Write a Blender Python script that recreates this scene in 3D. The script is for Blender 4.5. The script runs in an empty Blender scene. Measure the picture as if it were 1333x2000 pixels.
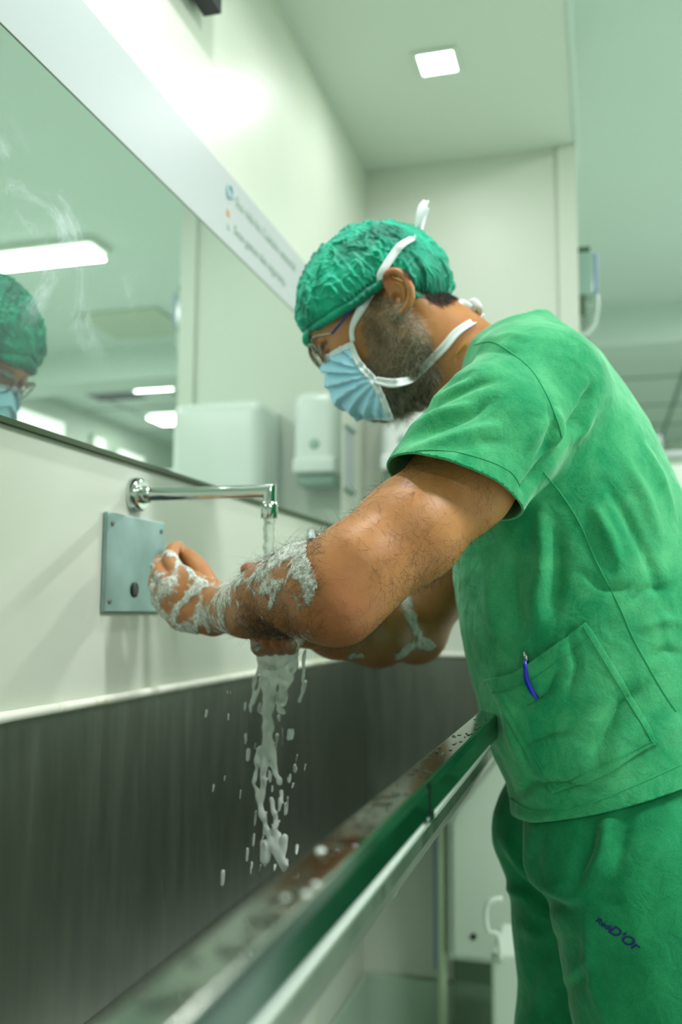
import bpy, bmesh, math, random
import numpy as np
from mathutils import Vector, Matrix, noise
from mathutils.bvhtree import BVHTree
random.seed(7)
rng = np.random.default_rng(7)
scene = bpy.context.scene
COL = scene.collection

# ------------------------------------------------------------------ camera
FPX, PX, PY = 1800.0, 666.5, 1000.0
CAM = np.array([.62, 0.0, 1.10])
_yd = np.array([1173 - PX, -(1196 - PY), FPX]); _yd /= np.linalg.norm(_yd)
_zd = np.array([.006, 1.0, 0.0]); _zd[2] = -(_yd[0] * _zd[0] + _yd[1] * _zd[1]) / _yd[2]; _zd /= np.linalg.norm(_zd)
_xd = np.cross(_yd, _zd); _xd = _xd if _xd[0] > 0 else -_xd
MW = np.stack([_xd, _yd, _zd])            # world = MW @ (right, up, forward)
cam_data = bpy.data.cameras.new('camera'); cam = bpy.data.objects.new('camera', cam_data); COL.objects.link(cam)
R, U, Fw = MW[:, 0], MW[:, 1], MW[:, 2]
cam.matrix_world = Matrix(((R[0], U[0], -Fw[0], CAM[0]), (R[1], U[1], -Fw[1], CAM[1]), (R[2], U[2], -Fw[2], CAM[2]), (0, 0, 0, 1)))
cam_data.sensor_fit = 'VERTICAL'; cam_data.sensor_height = 36.0; cam_data.lens = FPX / 2000 * 36
cam_data.clip_start = .02
cam_data.dof.use_dof = True; cam_data.dof.focus_distance = .90; cam_data.dof.aperture_fstop = 3.4
scene.camera = cam

# ------------------------------------------------------------------ view, world, lights
scene.view_settings.view_transform = 'Standard'; scene.view_settings.look = 'None'
scene.view_settings.gamma = 1; scene.view_settings.use_curve_mapping = False
EXPOSURE = 0.08
scene.view_settings.exposure = EXPOSURE
world = bpy.data.worlds.new('world'); scene.world = world; world.use_nodes = True
world.node_tree.nodes['Background'].inputs[0].default_value = (.75, 1, .82, 1)
world.node_tree.nodes['Background'].inputs[1].default_value = .05
LCOL = (1.0, .985, 1.0)
ZS, ZC = 2.36, 2.70          # alcove soffit and main ceiling heights
YF = 2.46                    # end wall of the alcove

def area_light(name, loc, sx, sy, power, col=LCOL, spread=180):
    l = bpy.data.lights.new(name, 'AREA'); l.shape = 'RECTANGLE'; l.size = sx; l.size_y = sy
    l.energy = power; l.color = col; l.spread = math.radians(spread)
    o = bpy.data.objects.new(name, l); o.location = loc; COL.objects.link(o)
    return o
LINEAR = [(1.98, 3.46, 1.0, .13, 62), (1.92, .75, 1.0, .13, 47), (1.98, -1.5, 1.0, .13, 20)]
SQUARE_MAIN = [(2.80, 6.90), (1.50, 7.08), (2.45, 5.75)]
DOWN = [(.288, 1.985), (.30, .92)]
for i, (x, y, sx, sy, p) in enumerate(LINEAR): area_light('linear_lamp_light', (x, y, ZC - .055), sx, sy, p)
for i, (x, y) in enumerate(SQUARE_MAIN): area_light('panel_lamp_light', (x, y, ZC - .03), .3, .3, 10)
for i, (x, y) in enumerate(DOWN): area_light('downlight_light', (x, y, ZS - .012), .08, .08, 1.7 if i == 0 else 6.0)

# ------------------------------------------------------------------ pixel helpers (a point on a stated real plane)
def ray(px, py): return MW @ np.array([px - PX, -(py - PY), FPX]) / FPX
def W(px, py, y):
    r = ray(px, py); t = (y - CAM[1]) / r[1]; return CAM + t * r
def WX(px, py, x):
    r = ray(px, py); t = (x - CAM[0]) / r[0]; return CAM + t * r
def proj(P):
    d = (np.asarray(P) - CAM) @ MW
    return np.stack([PX + FPX * d[..., 0] / d[..., 2], PY - FPX * d[..., 1] / d[..., 2]], -1)

# ------------------------------------------------------------------ object helpers
def link(name, me, mat=None, parent=None):
    o = bpy.data.objects.new(name, me); COL.objects.link(o)
    if mat is not None:
        for m in (mat if isinstance(mat, (list, tuple)) else [mat]): me.materials.append(m)
    if parent is not None: o.parent = parent
    return o
def tag(o, label=None, cat=None, group=None, kind=None):
    if label: o['label'] = label
    if cat: o['category'] = cat
    if group: o['group'] = group
    if kind: o['kind'] = kind
    return o
def struct(o): o['kind'] = 'structure'; return o
def empty(name, loc=(0, 0, 0)):
    o = bpy.data.objects.new(name, None); o.location = loc; COL.objects.link(o); o.empty_display_size = .05
    return o
def mesh_from(name, V, F, smooth=True):
    me = bpy.data.meshes.new(name)
    me.from_pydata([tuple(map(float, v)) for v in V], [], [tuple(map(int, f)) for f in F])
    if smooth: me.polygons.foreach_set('use_smooth', [True] * len(me.polygons))
    me.update(); return me
def set_parent(o, root):
    # child keeps the world coordinates its mesh was written in
    o.parent = root; o.matrix_parent_inverse = Matrix.Translation(-Vector(root.location)); return o
def box_bm(bm, lo, hi, bevel=0, seg=2):
    lo = Vector(lo); hi = Vector(hi)
    r = bmesh.ops.create_cube(bm, size=1)
    bmesh.ops.scale(bm, vec=hi - lo, verts=r['verts']); bmesh.ops.translate(bm, vec=(lo + hi) / 2, verts=r['verts'])
    if bevel > 0:
        es = list({e for v in r['verts'] for e in v.link_edges})
        bmesh.ops.bevel(bm, geom=es, offset=bevel, segments=seg, profile=.5, affect='EDGES')
def box(name, lo, hi, mat, root=None, bevel=0, smooth=False, seg=2):
    bm = bmesh.new(); box_bm(bm, lo, hi, bevel, seg)
    me = bpy.data.meshes.new(name); bm.to_mesh(me); bm.free()
    if smooth or bevel: me.polygons.foreach_set('use_smooth', [True] * len(me.polygons))
    o = link(name, me, mat)
    if bevel:
        wn = o.modifiers.new('wn', 'WEIGHTED_NORMAL'); wn.keep_sharp = False
    if root is not None: set_parent(o, root)
    return o
def frames(P):
    P = np.asarray(P, float); T = np.gradient(P, axis=0); T /= np.linalg.norm(T, axis=1)[:, None] + 1e-12
    n = np.cross(T[0], [0, 0, 1]); 
    if np.linalg.norm(n) < .1: n = np.cross(T[0], [1, 0, 0])
    n /= np.linalg.norm(n); N = []
    for t in T:
        n = n - t * (n @ t); n /= np.linalg.norm(n); N.append(n)
    N = np.array(N); return T, N, np.cross(T, N)
def tube_vf(P, r, seg=10, cap=True, flat=1.0):
    P = np.asarray(P, float); r = np.broadcast_to(np.asarray(r, float), (len(P),)); T, N, B = frames(P)
    V, F = [], []
    for i in range(len(P)):
        for k in range(seg):
            a = 2 * math.pi * k / seg
            V.append(P[i] + r[i] * (math.cos(a) * N[i] + math.sin(a) * flat * B[i]))
    for i in range(len(P) - 1):
        for k in range(seg):
            k2 = (k + 1) % seg; F.append((i * seg + k, i * seg + k2, (i + 1) * seg + k2, (i + 1) * seg + k))
    if cap:
        F.append(tuple(range(seg - 1, -1, -1))); F.append(tuple((len(P) - 1) * seg + k for k in range(seg)))
    return V, F
def spline(P, n):
    P = np.asarray(P, float); m = len(P); out = []
    for s in np.linspace(0, m - 1 - 1e-9, n):
        i = int(s); t = s - i
        p0 = P[max(i - 1, 0)]; p1 = P[i]; p2 = P[min(i + 1, m - 1)]; p3 = P[min(i + 2, m - 1)]
        out.append(.5 * ((2 * p1) + (-p0 + p2) * t + (2 * p0 - 5 * p1 + 4 * p2 - p3) * t * t + (-p0 + 3 * p1 - 3 * p2 + p3) * t ** 3))
    return np.array(out)
def tube(name, P, r, mat, root=None, seg=12, n=None, flat=1.0):
    if n:
        rr = np.broadcast_to(np.asarray(r, float), (len(P),)); r = np.interp(np.linspace(0, len(P) - 1, n), range(len(P)), rr); P = spline(P, n)
    V, F = tube_vf(P, r, seg, True, flat)
    o = link(name, mesh_from(name, V, F), mat)
    if root is not None: set_parent(o, root)
    return o
def lathe(name, prof, base, axis, mat, root=None, seg=40):
    # prof: (distance along axis, radius)
    ax = Vector(axis).normalized(); n = ax.orthogonal().normalized(); b = ax.cross(n); base = Vector(base)
    V, F = [], []
    for h, r in prof:
        for k in range(seg):
            a = 2 * math.pi * k / seg; V.append(base + ax * h + (n * math.cos(a) + b * math.sin(a)) * r)
    for i in range(len(prof) - 1):
        for k in range(seg):
            k2 = (k + 1) % seg; F.append((i * seg + k, (i + 1) * seg + k, (i + 1) * seg + k2, i * seg + k2))
    F.append(tuple(range(seg))); F.append(tuple((len(prof) - 1) * seg + k for k in range(seg - 1, -1, -1)))
    me = mesh_from(name, V, F); 
    bm = bmesh.new(); bm.from_mesh(me); bmesh.ops.recalc_face_normals(bm, faces=bm.faces)
    for e in bm.edges:
        if len(e.link_faces) == 2 and e.calc_face_angle() > .6: e.smooth = False
    bm.to_mesh(me); bm.free()
    o = link(name, me, mat)
    if root is not None: set_parent(o, root)
    return o
def merge_vf(parts):
    V, F = [], []
    for v, f in parts:
        b = len(V); V.extend(v); F.extend([tuple(i + b for i in ff) for ff in f])
    return V, F

# ------------------------------------------------------------------ materials
def s2l(c):
    return tuple(((x / 255) / 12.92 if x / 255 <= .04045 else ((x / 255 + .055) / 1.055) ** 2.4) for x in c)
class Mat:
    def __init__(s, name, col, rough=.5, metal=0, spec=.5):
        s.m = bpy.data.materials.new(name); s.m.use_nodes = True; s.t = s.m.node_tree; s.b = s.t.nodes['Principled BSDF']
        s.b.inputs['Base Color'].default_value = (*s2l(col), 1); s.b.inputs['Roughness'].default_value = rough
        s.b.inputs['Metallic'].default_value = metal; s.b.inputs['Specular IOR Level'].default_value = spec
        s.col = s2l(col)
    def n(s, typ, **kw):
        nd = s.t.nodes.new(typ)
        for k, v in kw.items():
            if k in nd.inputs: nd.inputs[k].default_value = v
            else: setattr(nd, k, v)
        return nd
    def l(s, a, b): s.t.links.new(a, b)
    def coord(s, scale=(1, 1, 1)):
        tc = s.n('ShaderNodeTexCoord'); mp = s.n('ShaderNodeMapping'); mp.inputs['Scale'].default_value = scale
        s.l(tc.outputs['Object'], mp.inputs['Vector']); return mp.outputs[0]
    def noise(s, scale, detail=3, stretch=(1, 1, 1), rough=.5, dist=0):
        nd = s.n('ShaderNodeTexNoise'); nd.inputs['Scale'].default_value = scale; nd.inputs['Detail'].default_value = detail
        nd.inputs['Roughness'].default_value = rough; nd.inputs['Distortion'].default_value = dist
        s.l(s.coord(stretch), nd.inputs['Vector']); return nd.outputs['Fac']
    def ramp(s, fac, stops):
        r = s.n('ShaderNodeValToRGB'); e = r.color_ramp.elements
        e[0].position, e[0].color = stops[0][0], (*stops[0][1], 1); e[1].position, e[1].color = stops[1][0], (*stops[1][1], 1)
        for p, c in stops[2:]: q = e.new(p); q.color = (*c, 1)
        s.l(fac, r.inputs[0]); return r.outputs[0]
    def color_noise(s, scale, c1, c2, lo=.35, hi=.65, **kw):
        f = s.noise(scale, **kw); out = s.ramp(f, [(lo, s2l(c1)), (hi, s2l(c2))]); s.l(out, s.b.inputs['Base Color']); return out
    def mix(s, fac, a, b, mode='MIX'):
        mx = s.n('ShaderNodeMix', data_type='RGBA', blend_type=mode)
        if isinstance(fac, (int, float)): mx.inputs[0].default_value = fac
        else: s.l(fac, mx.inputs[0])
        for i, c in ((6, a), (7, b)):
            if isinstance(c, tuple): mx.inputs[i].default_value = (*c, 1)
            else: s.l(c, mx.inputs[i])
        return mx.outputs[2]
    def bump(s, fac, strength=.3, dist=.002, prev=None):
        b = s.n('ShaderNodeBump'); b.inputs['Strength'].default_value = strength; b.inputs['Distance'].default_value = dist
        s.l(fac, b.inputs['Height'])
        if prev is not None: s.l(prev, b.inputs['Normal'])
        s.l(b.outputs[0], s.b.inputs['Normal']); return b.outputs[0]
    def rough_noise(s, scale, lo, hi, **kw):
        f = s.noise(scale, **kw); m = s.n('ShaderNodeMapRange'); m.inputs['To Min'].default_value = lo; m.inputs['To Max'].default_value = hi
        m.inputs['From Min'].default_value = .3; m.inputs['From Max'].default_value = .7
        s.l(f, m.inputs['Value']); s.l(m.outputs[0], s.b.inputs['Roughness'])

M = {}
def mk(name, *a, **k): M[name] = Mat(name, *a, **k); return M[name]
w = mk('wall_paint', (201, 210, 195), rough=.36, spec=.4); w.color_noise(3, (198, 208, 191), (204, 212, 198)); w.bump(w.noise(60, 3), .05, .001)
mk('end_wall_paint', (204, 213, 199), rough=.42, spec=.5)
mk('ceiling_paint', (208, 221, 208), rough=.6)
cg = mk('main_ceiling', (200, 219, 208), rough=.7)
mk('floor_vinyl', (208, 220, 210), rough=.25).color_noise(8, (202, 215, 204), (212, 224, 214))
mk('far_wall', (196, 212, 196), rough=.5)
mk('sign_board', (168, 178, 177), rough=.45)
mk('text_green', (150, 172, 158), rough=.6)
mk('icon_blue', (150, 190, 200), rough=.6); mk('icon_orange', (200, 140, 30), rough=.6)
mk('dark_seal', (58, 78, 48), rough=.6)
mk('caulk', (226, 230, 212), rough=.45).color_noise(30, (206, 206, 170), (232, 236, 222), lo=.3, hi=.45)
st = mk('brushed_steel', (120, 124, 118), rough=.34, metal=1)
st.color_noise(10, (140, 146, 137), (152, 158, 149), stretch=(3, 3, .5)); st.rough_noise(30, .32, .42, stretch=(3, 3, .2)); st.bump(st.noise(200, 2, stretch=(1, 1, .04)), .05, .0004)
st = mk('rim_steel', (150, 156, 146), rough=.14, metal=1); st.bump(st.noise(14, 2), .05, .002)
st = mk('apron_steel', (196, 208, 198), rough=.5, metal=1)
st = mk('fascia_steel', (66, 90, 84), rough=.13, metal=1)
ch = mk('chrome', (205, 212, 208), rough=.09, metal=1); ch.bump(ch.noise(35, 2), .06, .001)
pl = mk('plate_steel', (150, 178, 180), rough=.38, metal=1); pl.color_noise(11, (134, 160, 160), (176, 198, 200), lo=.3, hi=.7); pl.bump(pl.noise(60, 3), .08, .001)
mk('screw', (110, 118, 105), rough=.5, metal=.6); mk('sensor_black', (12, 18, 24), rough=.15)
mk('black_plastic', (22, 26, 32), rough=.45); mk('white_plastic', (226, 234, 230), rough=.18, spec=.6); mk('white_panel', (190, 206, 190), rough=.4)
mk('grey_plastic', (128, 160, 142), rough=.35); mk('window_smoke', (150, 180, 168), rough=.1)
mk('pale_green_paint', (178, 196, 166), rough=.45); mk('blue_strip', (150, 172, 196), rough=.4); mk('dark_green', (80, 105, 82), rough=.6)
mk('vent_dark', (96, 128, 120), rough=.6); mk('blue_plastic', (110, 140, 180), rough=.35); mk('clear_tube', (200, 215, 208), rough=.2)
mk('tile', (168, 192, 172), rough=.3)
# mirror: slightly green glass with dust smears
mm = mk('mirror_glass', (222, 234, 224), rough=.0, metal=1)
sm = mm.ramp(mm.noise(7, 6, stretch=(1, 1, 1.2), rough=.65, dist=1.2), [(.52, (0, 0, 0)), (.80, (1, 1, 1))])
tc = mm.n('ShaderNodeTexCoord'); sx = mm.n('ShaderNodeSeparateXYZ'); mm.l(tc.outputs['Object'], sx.inputs[0])
def gate(v, a, b):
    g = mm.n('ShaderNodeMapRange'); g.interpolation_type = 'SMOOTHSTEP'
    g.inputs['From Min'].default_value = a; g.inputs['From Max'].default_value = b; mm.l(v, g.inputs['Value']); return g.outputs[0]
def mul(a, b):
    g = mm.n('ShaderNodeMath', operation='MULTIPLY'); 
    for i, q in enumerate((a, b)):
        if isinstance(q, (int, float)): g.inputs[i].default_value = q
        else: mm.l(q, g.inputs[i])
    return g.outputs[0]
smr = mul(mul(sm, gate(sx.outputs['Y'], 1.16, 1.0)), mul(gate(sx.outputs['Z'], 1.40, 1.46), gate(sx.outputs['Z'], 1.66, 1.58)))
dif = mm.n('ShaderNodeBsdfDiffuse'); dif.inputs['Color'].default_value = (*s2l((205, 220, 220)), 1)
base = mm.n('ShaderNodeMath', operation='MULTIPLY_ADD'); mm.l(smr, base.inputs[0]); base.inputs[1].default_value = .75; base.inputs[2].default_value = .10
mxs = mm.n('ShaderNodeMixShader'); mm.l(base.outputs[0], mxs.inputs[0]); mm.l(mm.b.outputs[0], mxs.inputs[1]); mm.l(dif.outputs[0], mxs.inputs[2])
mm.l(mxs.outputs[0], mm.t.nodes['Material Output'].inputs['Surface'])
def emis(name, col, strength):
    m = mk(name, (240, 240, 235), rough=.5); m.b.inputs['Emission Color'].default_value = (*s2l(col), 1); m.b.inputs['Emission Strength'].default_value = strength
emis('diffuser', (250, 248, 240), 6.0); emis('diffuser_small', (250, 248, 240), 12.0); emis('lit_window', (236, 242, 235), 1.1)

def cloth(name, dark, light, lo=.36, hi=.66):
    m = mk(name, light, rough=.85, spec=.2)
    f1 = m.noise(17, 6, stretch=(1, 1, .8), rough=.62, dist=.5); c = m.ramp(f1, [(lo, s2l(dark)), (hi, s2l(light))])
    f2 = m.noise(900, 2, stretch=(1, 1, 1)); c2 = m.ramp(f2, [(.3, (.80, .80, .80)), (.7, (1.16, 1.16, 1.16))])
    out = m.mix(1.0, c, c2, 'MULTIPLY'); m.l(out, m.b.inputs['Base Color'])
    b1 = m.bump(m.noise(40, 5, dist=1.0), .45, .005); m.bump(m.noise(1100, 1), .25, .0006, prev=b1)
    m.b.inputs['Sheen Weight'].default_value = .5; m.b.inputs['Sheen Roughness'].default_value = .4
    m.b.inputs['Sheen Tint'].default_value = (*s2l((190, 235, 205)), 1)
    return m
cloth('scrub_top', (30, 146, 94), (80, 178, 121)); cloth('scrub_trousers', (12, 120, 74), (34, 142, 90)); 
mk('seam_thread', (44, 160, 104), rough=.9)
# skin: base, stubble shade and redness come from vertex attributes
sk = mk('skin', (186, 140, 100), rough=.46, spec=.4)
att = sk.n('ShaderNodeAttribute'); att.attribute_name = 'tone'; sep = sk.n('ShaderNodeSeparateColor'); sk.l(att.outputs['Color'], sep.inputs[0])
c = sk.ramp(sk.noise(22, 5), [(.3, s2l((166, 110, 62))), (.7, s2l((188, 132, 80)))])
c = sk.mix(sep.outputs[0], c, s2l((166, 92, 64)))            # red
c = sk.mix(sep.outputs[1], c, s2l((122, 106, 84)))             # stubble
c = sk.mix(sep.outputs[2], c, s2l((40, 30, 26)))              # eyes, nape hair, painted shade in the ear hollow
sk.l(c, sk.b.inputs['Base Color']); b1 = sk.bump(sk.noise(180, 3), .22, .0012); sk.bump(sk.noise(700, 2), .2, .0004, prev=b1)
sk.b.inputs['Subsurface Weight'].default_value = .12; sk.b.inputs['Subsurface Radius'].default_value = (.012, .005, .003)
sk.b.inputs['Subsurface Scale'].default_value = .5
mk('arm_hair', (48, 40, 32), rough=.5); mk('hair_dark', (34, 32, 28), rough=.6)
mk('beard_grey', (150, 138, 114), rough=.6); mk('beard_dark', (84, 72, 56), rough=.6); mk('beard_light', (200, 192, 170), rough=.6)
cp = mk('cap_fabric', (8, 170, 128), rough=.55, spec=.3)
c = cp.ramp(cp.noise(16, 4, dist=.5), [(.35, s2l((0, 108, 86))), (.62, s2l((0, 168, 132)))]); cp.l(c, cp.b.inputs['Base Color'])
cp.b.inputs['Sheen Weight'].default_value = .5; cp.b.inputs['Sheen Tint'].default_value = (*s2l((150, 240, 215)), 1)
wv = cp.n('ShaderNodeTexWave', wave_type='BANDS', bands_direction='DIAGONAL'); wv.inputs['Scale'].default_value = 42; wv.inputs['Distortion'].default_value = 5; wv.inputs['Detail'].default_value = 2; wv.inputs['Detail Scale'].default_value = 1.5; cp.l(cp.coord(), wv.inputs['Vector'])
b1 = cp.bump(wv.outputs['Fac'], .35, .0016); cp.bump(cp.noise(70, 3, dist=1.5), .3, .002, prev=b1); cp.b.inputs['Transmission Weight'].default_value = 0
mb = mk('mask_blue', (176, 232, 255), rough=.7, spec=.2); mb.bump(mb.noise(500, 2), .2, .0005)
mw = mk('mask_white', (222, 232, 230), rough=.75, spec=.2); mw.bump(mw.noise(600, 2), .2, .0004)
fo = mk('foam_white', (216, 226, 216), rough=.35, spec=.5); fo.bump(fo.noise(420, 3), .5, .0012); fo.b.inputs['Subsurface Weight'].default_value = .3; fo.b.inputs['Subsurface Radius'].default_value = (.004, .004, .004)
fa = fo.n('ShaderNodeAttribute'); fa.attribute_name = 'thick'; fm = fo.n('ShaderNodeMapRange'); fm.interpolation_type = 'SMOOTHSTEP'
fm.inputs['From Min'].default_value = .0; fm.inputs['From Max'].default_value = .95; fo.l(fa.outputs['Fac'], fm.inputs['Value']); 
an = fo.noise(150, 5, rough=.7, dist=1.5); am = fo.n('ShaderNodeMapRange'); am.inputs['From Min'].default_value = .36; am.inputs['From Max'].default_value = .62; fo.l(an, am.inputs['Value'])
aa = fo.n('ShaderNodeMath', operation='ADD'); fo.l(am.outputs[0], aa.inputs[0])
a2 = fo.n('ShaderNodeMath', operation='MULTIPLY', use_clamp=True); aa.operation = 'MULTIPLY_ADD'; aa.inputs[1].default_value = .85; aa.inputs[2].default_value = .30; fo.l(aa.outputs[0], a2.inputs[0]); fo.l(fm.outputs[0], a2.inputs[1]); fo.l(a2.outputs[0], fo.b.inputs['Alpha'])
mk('drop_white', (225, 234, 226), rough=.2)
fo = mk('water_soapy', (240, 248, 242), rough=.08, spec=.6); fo.b.inputs['Transmission Weight'].default_value = .35; fo.b.inputs['IOR'].default_value = 1.2
wt = mk('water_clear', (240, 248, 242), rough=.12); wt.b.inputs['Transmission Weight'].default_value = .8; wt.b.inputs['IOR'].default_value = 1.15
wt = mk('water_drop', (235, 242, 236), rough=.02); wt.b.inputs['Transmission Weight'].default_value = 1; wt.b.inputs['IOR'].default_value = 1.33
mk('glasses_metal', (150, 150, 140), rough=.25, metal=1); mk('glasses_blue', (24, 52, 120), rough=.3); 
gl = mk('lens_glass', (235, 242, 240), rough=.0); gl.b.inputs['Transmission Weight'].default_value = 1; gl.b.inputs['IOR'].default_value = 1.3
mk('pen_blue', (24, 30, 170), rough=.25); mk('pen_silver', (190, 192, 190), rough=.25, metal=1); mk('gold', (205, 165, 60), rough=.3, metal=1)
mk('thread_blue', (26, 34, 110), rough=.8); mk('eye_white', (200, 195, 185), rough=.2); mk('iris', (40, 28, 20), rough=.15); mk('shoe', (210, 215, 210), rough=.5)
m_ = lambda n: M[n].m
# ================================================================== the room
XW = .581
struct(box('floor', (-.12, -3.0, -.06), (3.5, 9.2, 0), m_('floor_vinyl')))
struct(box('wall_left', (-.12, -3.0, 0), (0, YF, ZC + .1), m_('wall_paint')))
struct(box('wall_end', (-.12, YF, 0), (XW, YF + .13, ZC + .1), m_('end_wall_paint')))
struct(box('trim_1', (.536, YF - .012, 0), (XW + .004, YF, ZS), m_('end_wall_paint')))
struct(box('wall_passage', (-.12, YF + .13, 0), (0, 9.2, ZC + .1), m_('far_wall')))
struct(box('wall_far', (0, 9.08, 0), (3.5, 9.2, ZC + .1), m_('far_wall')))
struct(box('wall_right', (3.38, -3.0, 0), (3.5, 9.08, ZC + .1), m_('far_wall')))
struct(box('wall_back', (0, -3.0, 0), (3.38, -2.88, ZC + .1), m_('far_wall')))
struct(box('ceiling_soffit', (0, -2.88, ZS), (XW, YF, ZC), m_('ceiling_paint')))
struct(box('trim_2', (XW, -2.88, ZS - .004), (XW + .012, YF + .13, ZS + .03), m_('main_ceiling')))
# main ceiling with the two bulkheads the mirror shows
bm = bmesh.new(); box_bm(bm, (0, -2.88, ZC), (3.38, 9.08, ZC + .1)); box_bm(bm, (.59, 4.95, 2.50), (3.38, 5.25, ZC))
me = bpy.data.meshes.new('ceiling'); bm.to_mesh(me); bm.free(); struct(link('ceiling', me, m_('main_ceiling')))
# ceiling grid bars
bm = bmesh.new()
for x in (1.2, 2.4, 3.0): box_bm(bm, (x - .01, 5.26, ZC - .006), (x + .01, 9.08, ZC))
for y in (5.9, 6.5, 7.4, 8.2): box_bm(bm, (.6, y - .01, ZC - .006), (3.38, y + .01, ZC))
me = bpy.data.meshes.new('trim_3'); bm.to_mesh(me); bm.free(); struct(link('trim_3', me, m_('vent_dark')))
struct(box('baseboard_end', (0, YF - .014, 0), (.536, YF, .16), m_('tile'), bevel=.003))
struct(box('baseboard_left', (0, -2.88, 0), (.014, YF - .014, .16), m_('tile'), bevel=.003))

def downlight(x, y, z, s, label, group, dm):
    r = empty('ceiling_light', (x, y, z)); tag(r, label, 'ceiling light', group)
    t = s * 1.28 / 2; h = s / 2
    bm = bmesh.new()
    for lo, hi in (((x - t, y - t, z - .006), (x - h, y + t, z)), ((x + h, y - t, z - .006), (x + t, y + t, z)),
                   ((x - h, y - t, z - .006), (x + h, y - h, z)), ((x - h, y + h, z - .006), (x + h, y + t, z))): box_bm(bm, lo, hi)
    me = bpy.data.meshes.new('trim_ring'); bm.to_mesh(me); bm.free(); set_parent(link('trim_ring', me, m_('ceiling_paint')), r)
    box('diffuser', (x - h, y - h, z - .004), (x + h, y + h, z - .001), m_(dm), r, bevel=.0015)
    return r
downlight(*DOWN[0], ZS, .081, 'small square recessed downlight glowing in the low ceiling near the end wall', 'square downlights', 'diffuser_small')
downlight(*DOWN[1], ZS, .088, 'small square recessed downlight in the low ceiling above the nearer tap', 'square downlights', 'diffuser_small')
downlight(*SQUARE_MAIN[0], ZC, .3, 'square ceiling light far back in the room, seen small in the mirror', 'square lights of the far ceiling', 'diffuser')
downlight(*SQUARE_MAIN[1], ZC, .3, 'square ceiling light at the right picture edge above the white cabinet', 'square lights of the far ceiling', 'diffuser')
downlight(*SQUARE_MAIN[2], ZC, .3, 'square ceiling light beside the dark ceiling vent seen in the mirror', 'square lights of the far ceiling', 'diffuser')
lab = ['long ceiling lamp reflected as a white bar at the left of the mirror', 'long ceiling lamp over the room beside the sink', 'long ceiling lamp behind the camera']
for i, (x, y, sx_, sy_, p) in enumerate(LINEAR):
    r = empty('linear_lamp', (x, y, ZC)); tag(r, lab[i], 'ceiling lamp', 'long ceiling lamps')
    box('housing', (x - sx_ / 2 - .02, y - sy_ / 2 - .02, ZC - .03), (x + sx_ / 2 + .02, y + sy_ / 2 + .02, ZC), m_('ceiling_paint'), r, bevel=.004)
    box('diffuser', (x - sx_ / 2, y - sy_ / 2, ZC - .05), (x + sx_ / 2, y + sy_ / 2, ZC - .03), m_('diffuser'), r, bevel=.006)
r = empty('ceiling_vent', (2.86, 6.0, ZC)); tag(r, 'dark square air vent in the far ceiling, seen in the mirror', 'vent')
box('frame', (2.66, 5.8, ZC - .012), (3.06, 6.2, ZC), m_('vent_dark'), r, bevel=.003)
bm = bmesh.new()
for k in range(8): box_bm(bm, (2.69, 5.83 + k * .045, ZC - .02), (3.03, 5.845 + k * .045, ZC - .011))
me = bpy.data.meshes.new('louvre'); bm.to_mesh(me); bm.free(); set_parent(link('louvre', me, m_('black_plastic')), r)
r = empty('ceiling_hatch', (1.86, 4.52, ZC)); tag(r, 'pale rectangular hatch in the ceiling, seen in the middle of the mirror', 'ceiling hatch')
box('panel', (1.62, 4.3, ZC - .02), (2.1, 4.75, ZC), m_('pale_green_paint'), r, bevel=.004)

# windows and doors high on the right wall, only seen in the mirror
for i, (y0, y1, z0, z1) in enumerate([(5.3, 6.15, 1.9, 2.52), (6.62, 6.76, 1.9, 2.50), (7.0, 7.45, 1.9, 2.46)]):
    r = empty('window_%d' % (i + 1), (3.38, (y0 + y1) / 2, z0)); r['kind'] = 'structure'
    box('window_frame', (3.345, y0 - .03, z0 - .03), (3.38, y1 + .03, z1 + .03), m_('white_panel'), r, bevel=.004)
    box('pane', (3.338, y0, z0), (3.348, y1, z1), m_('lit_window'), r)

# tall white cabinet at the back right with things on top
r = empty('tall_cabinet', (1.45, 4.25, 0)); tag(r, 'tall white cabinet standing far behind the man at the right edge', 'cabinet')
box('body', (.80, 4.0, 0), (2.1, 4.5, 1.74), m_('white_panel'), r, bevel=.004)
box('worktop', (.79, 3.98, 1.74), (2.11, 4.5, 1.765), m_('sign_board'), r, bevel=.004)
for x in (.82, 1.46):
    d = box('door', (x, 3.985, .1), (x + .62, 4.0, 1.70), m_('white_panel'), r, bevel=.003)
    h_ = box('handle', (x + (.56 if x < 1 else .03), 3.965, .9), (x + (.585 if x < 1 else .055), 3.985, 1.1), m_('chrome'), None, bevel=.003); h_.parent = d; h_.matrix_parent_inverse = d.matrix_parent_inverse.inverted() @ d.matrix_parent_inverse
tag(box('storage_tray', (.905, 4.02, 1.765), (1.22, 4.22, 1.80), m_('dark_green'), bevel=.006), 'dark flat tray on top of the tall white cabinet', 'tray')
tag(box('small_carton', (.845, 4.02, 1.765), (.885, 4.10, 1.84), m_('sign_board'), bevel=.003), 'small white carton on the left corner of the tall cabinet top', 'box')

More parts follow.
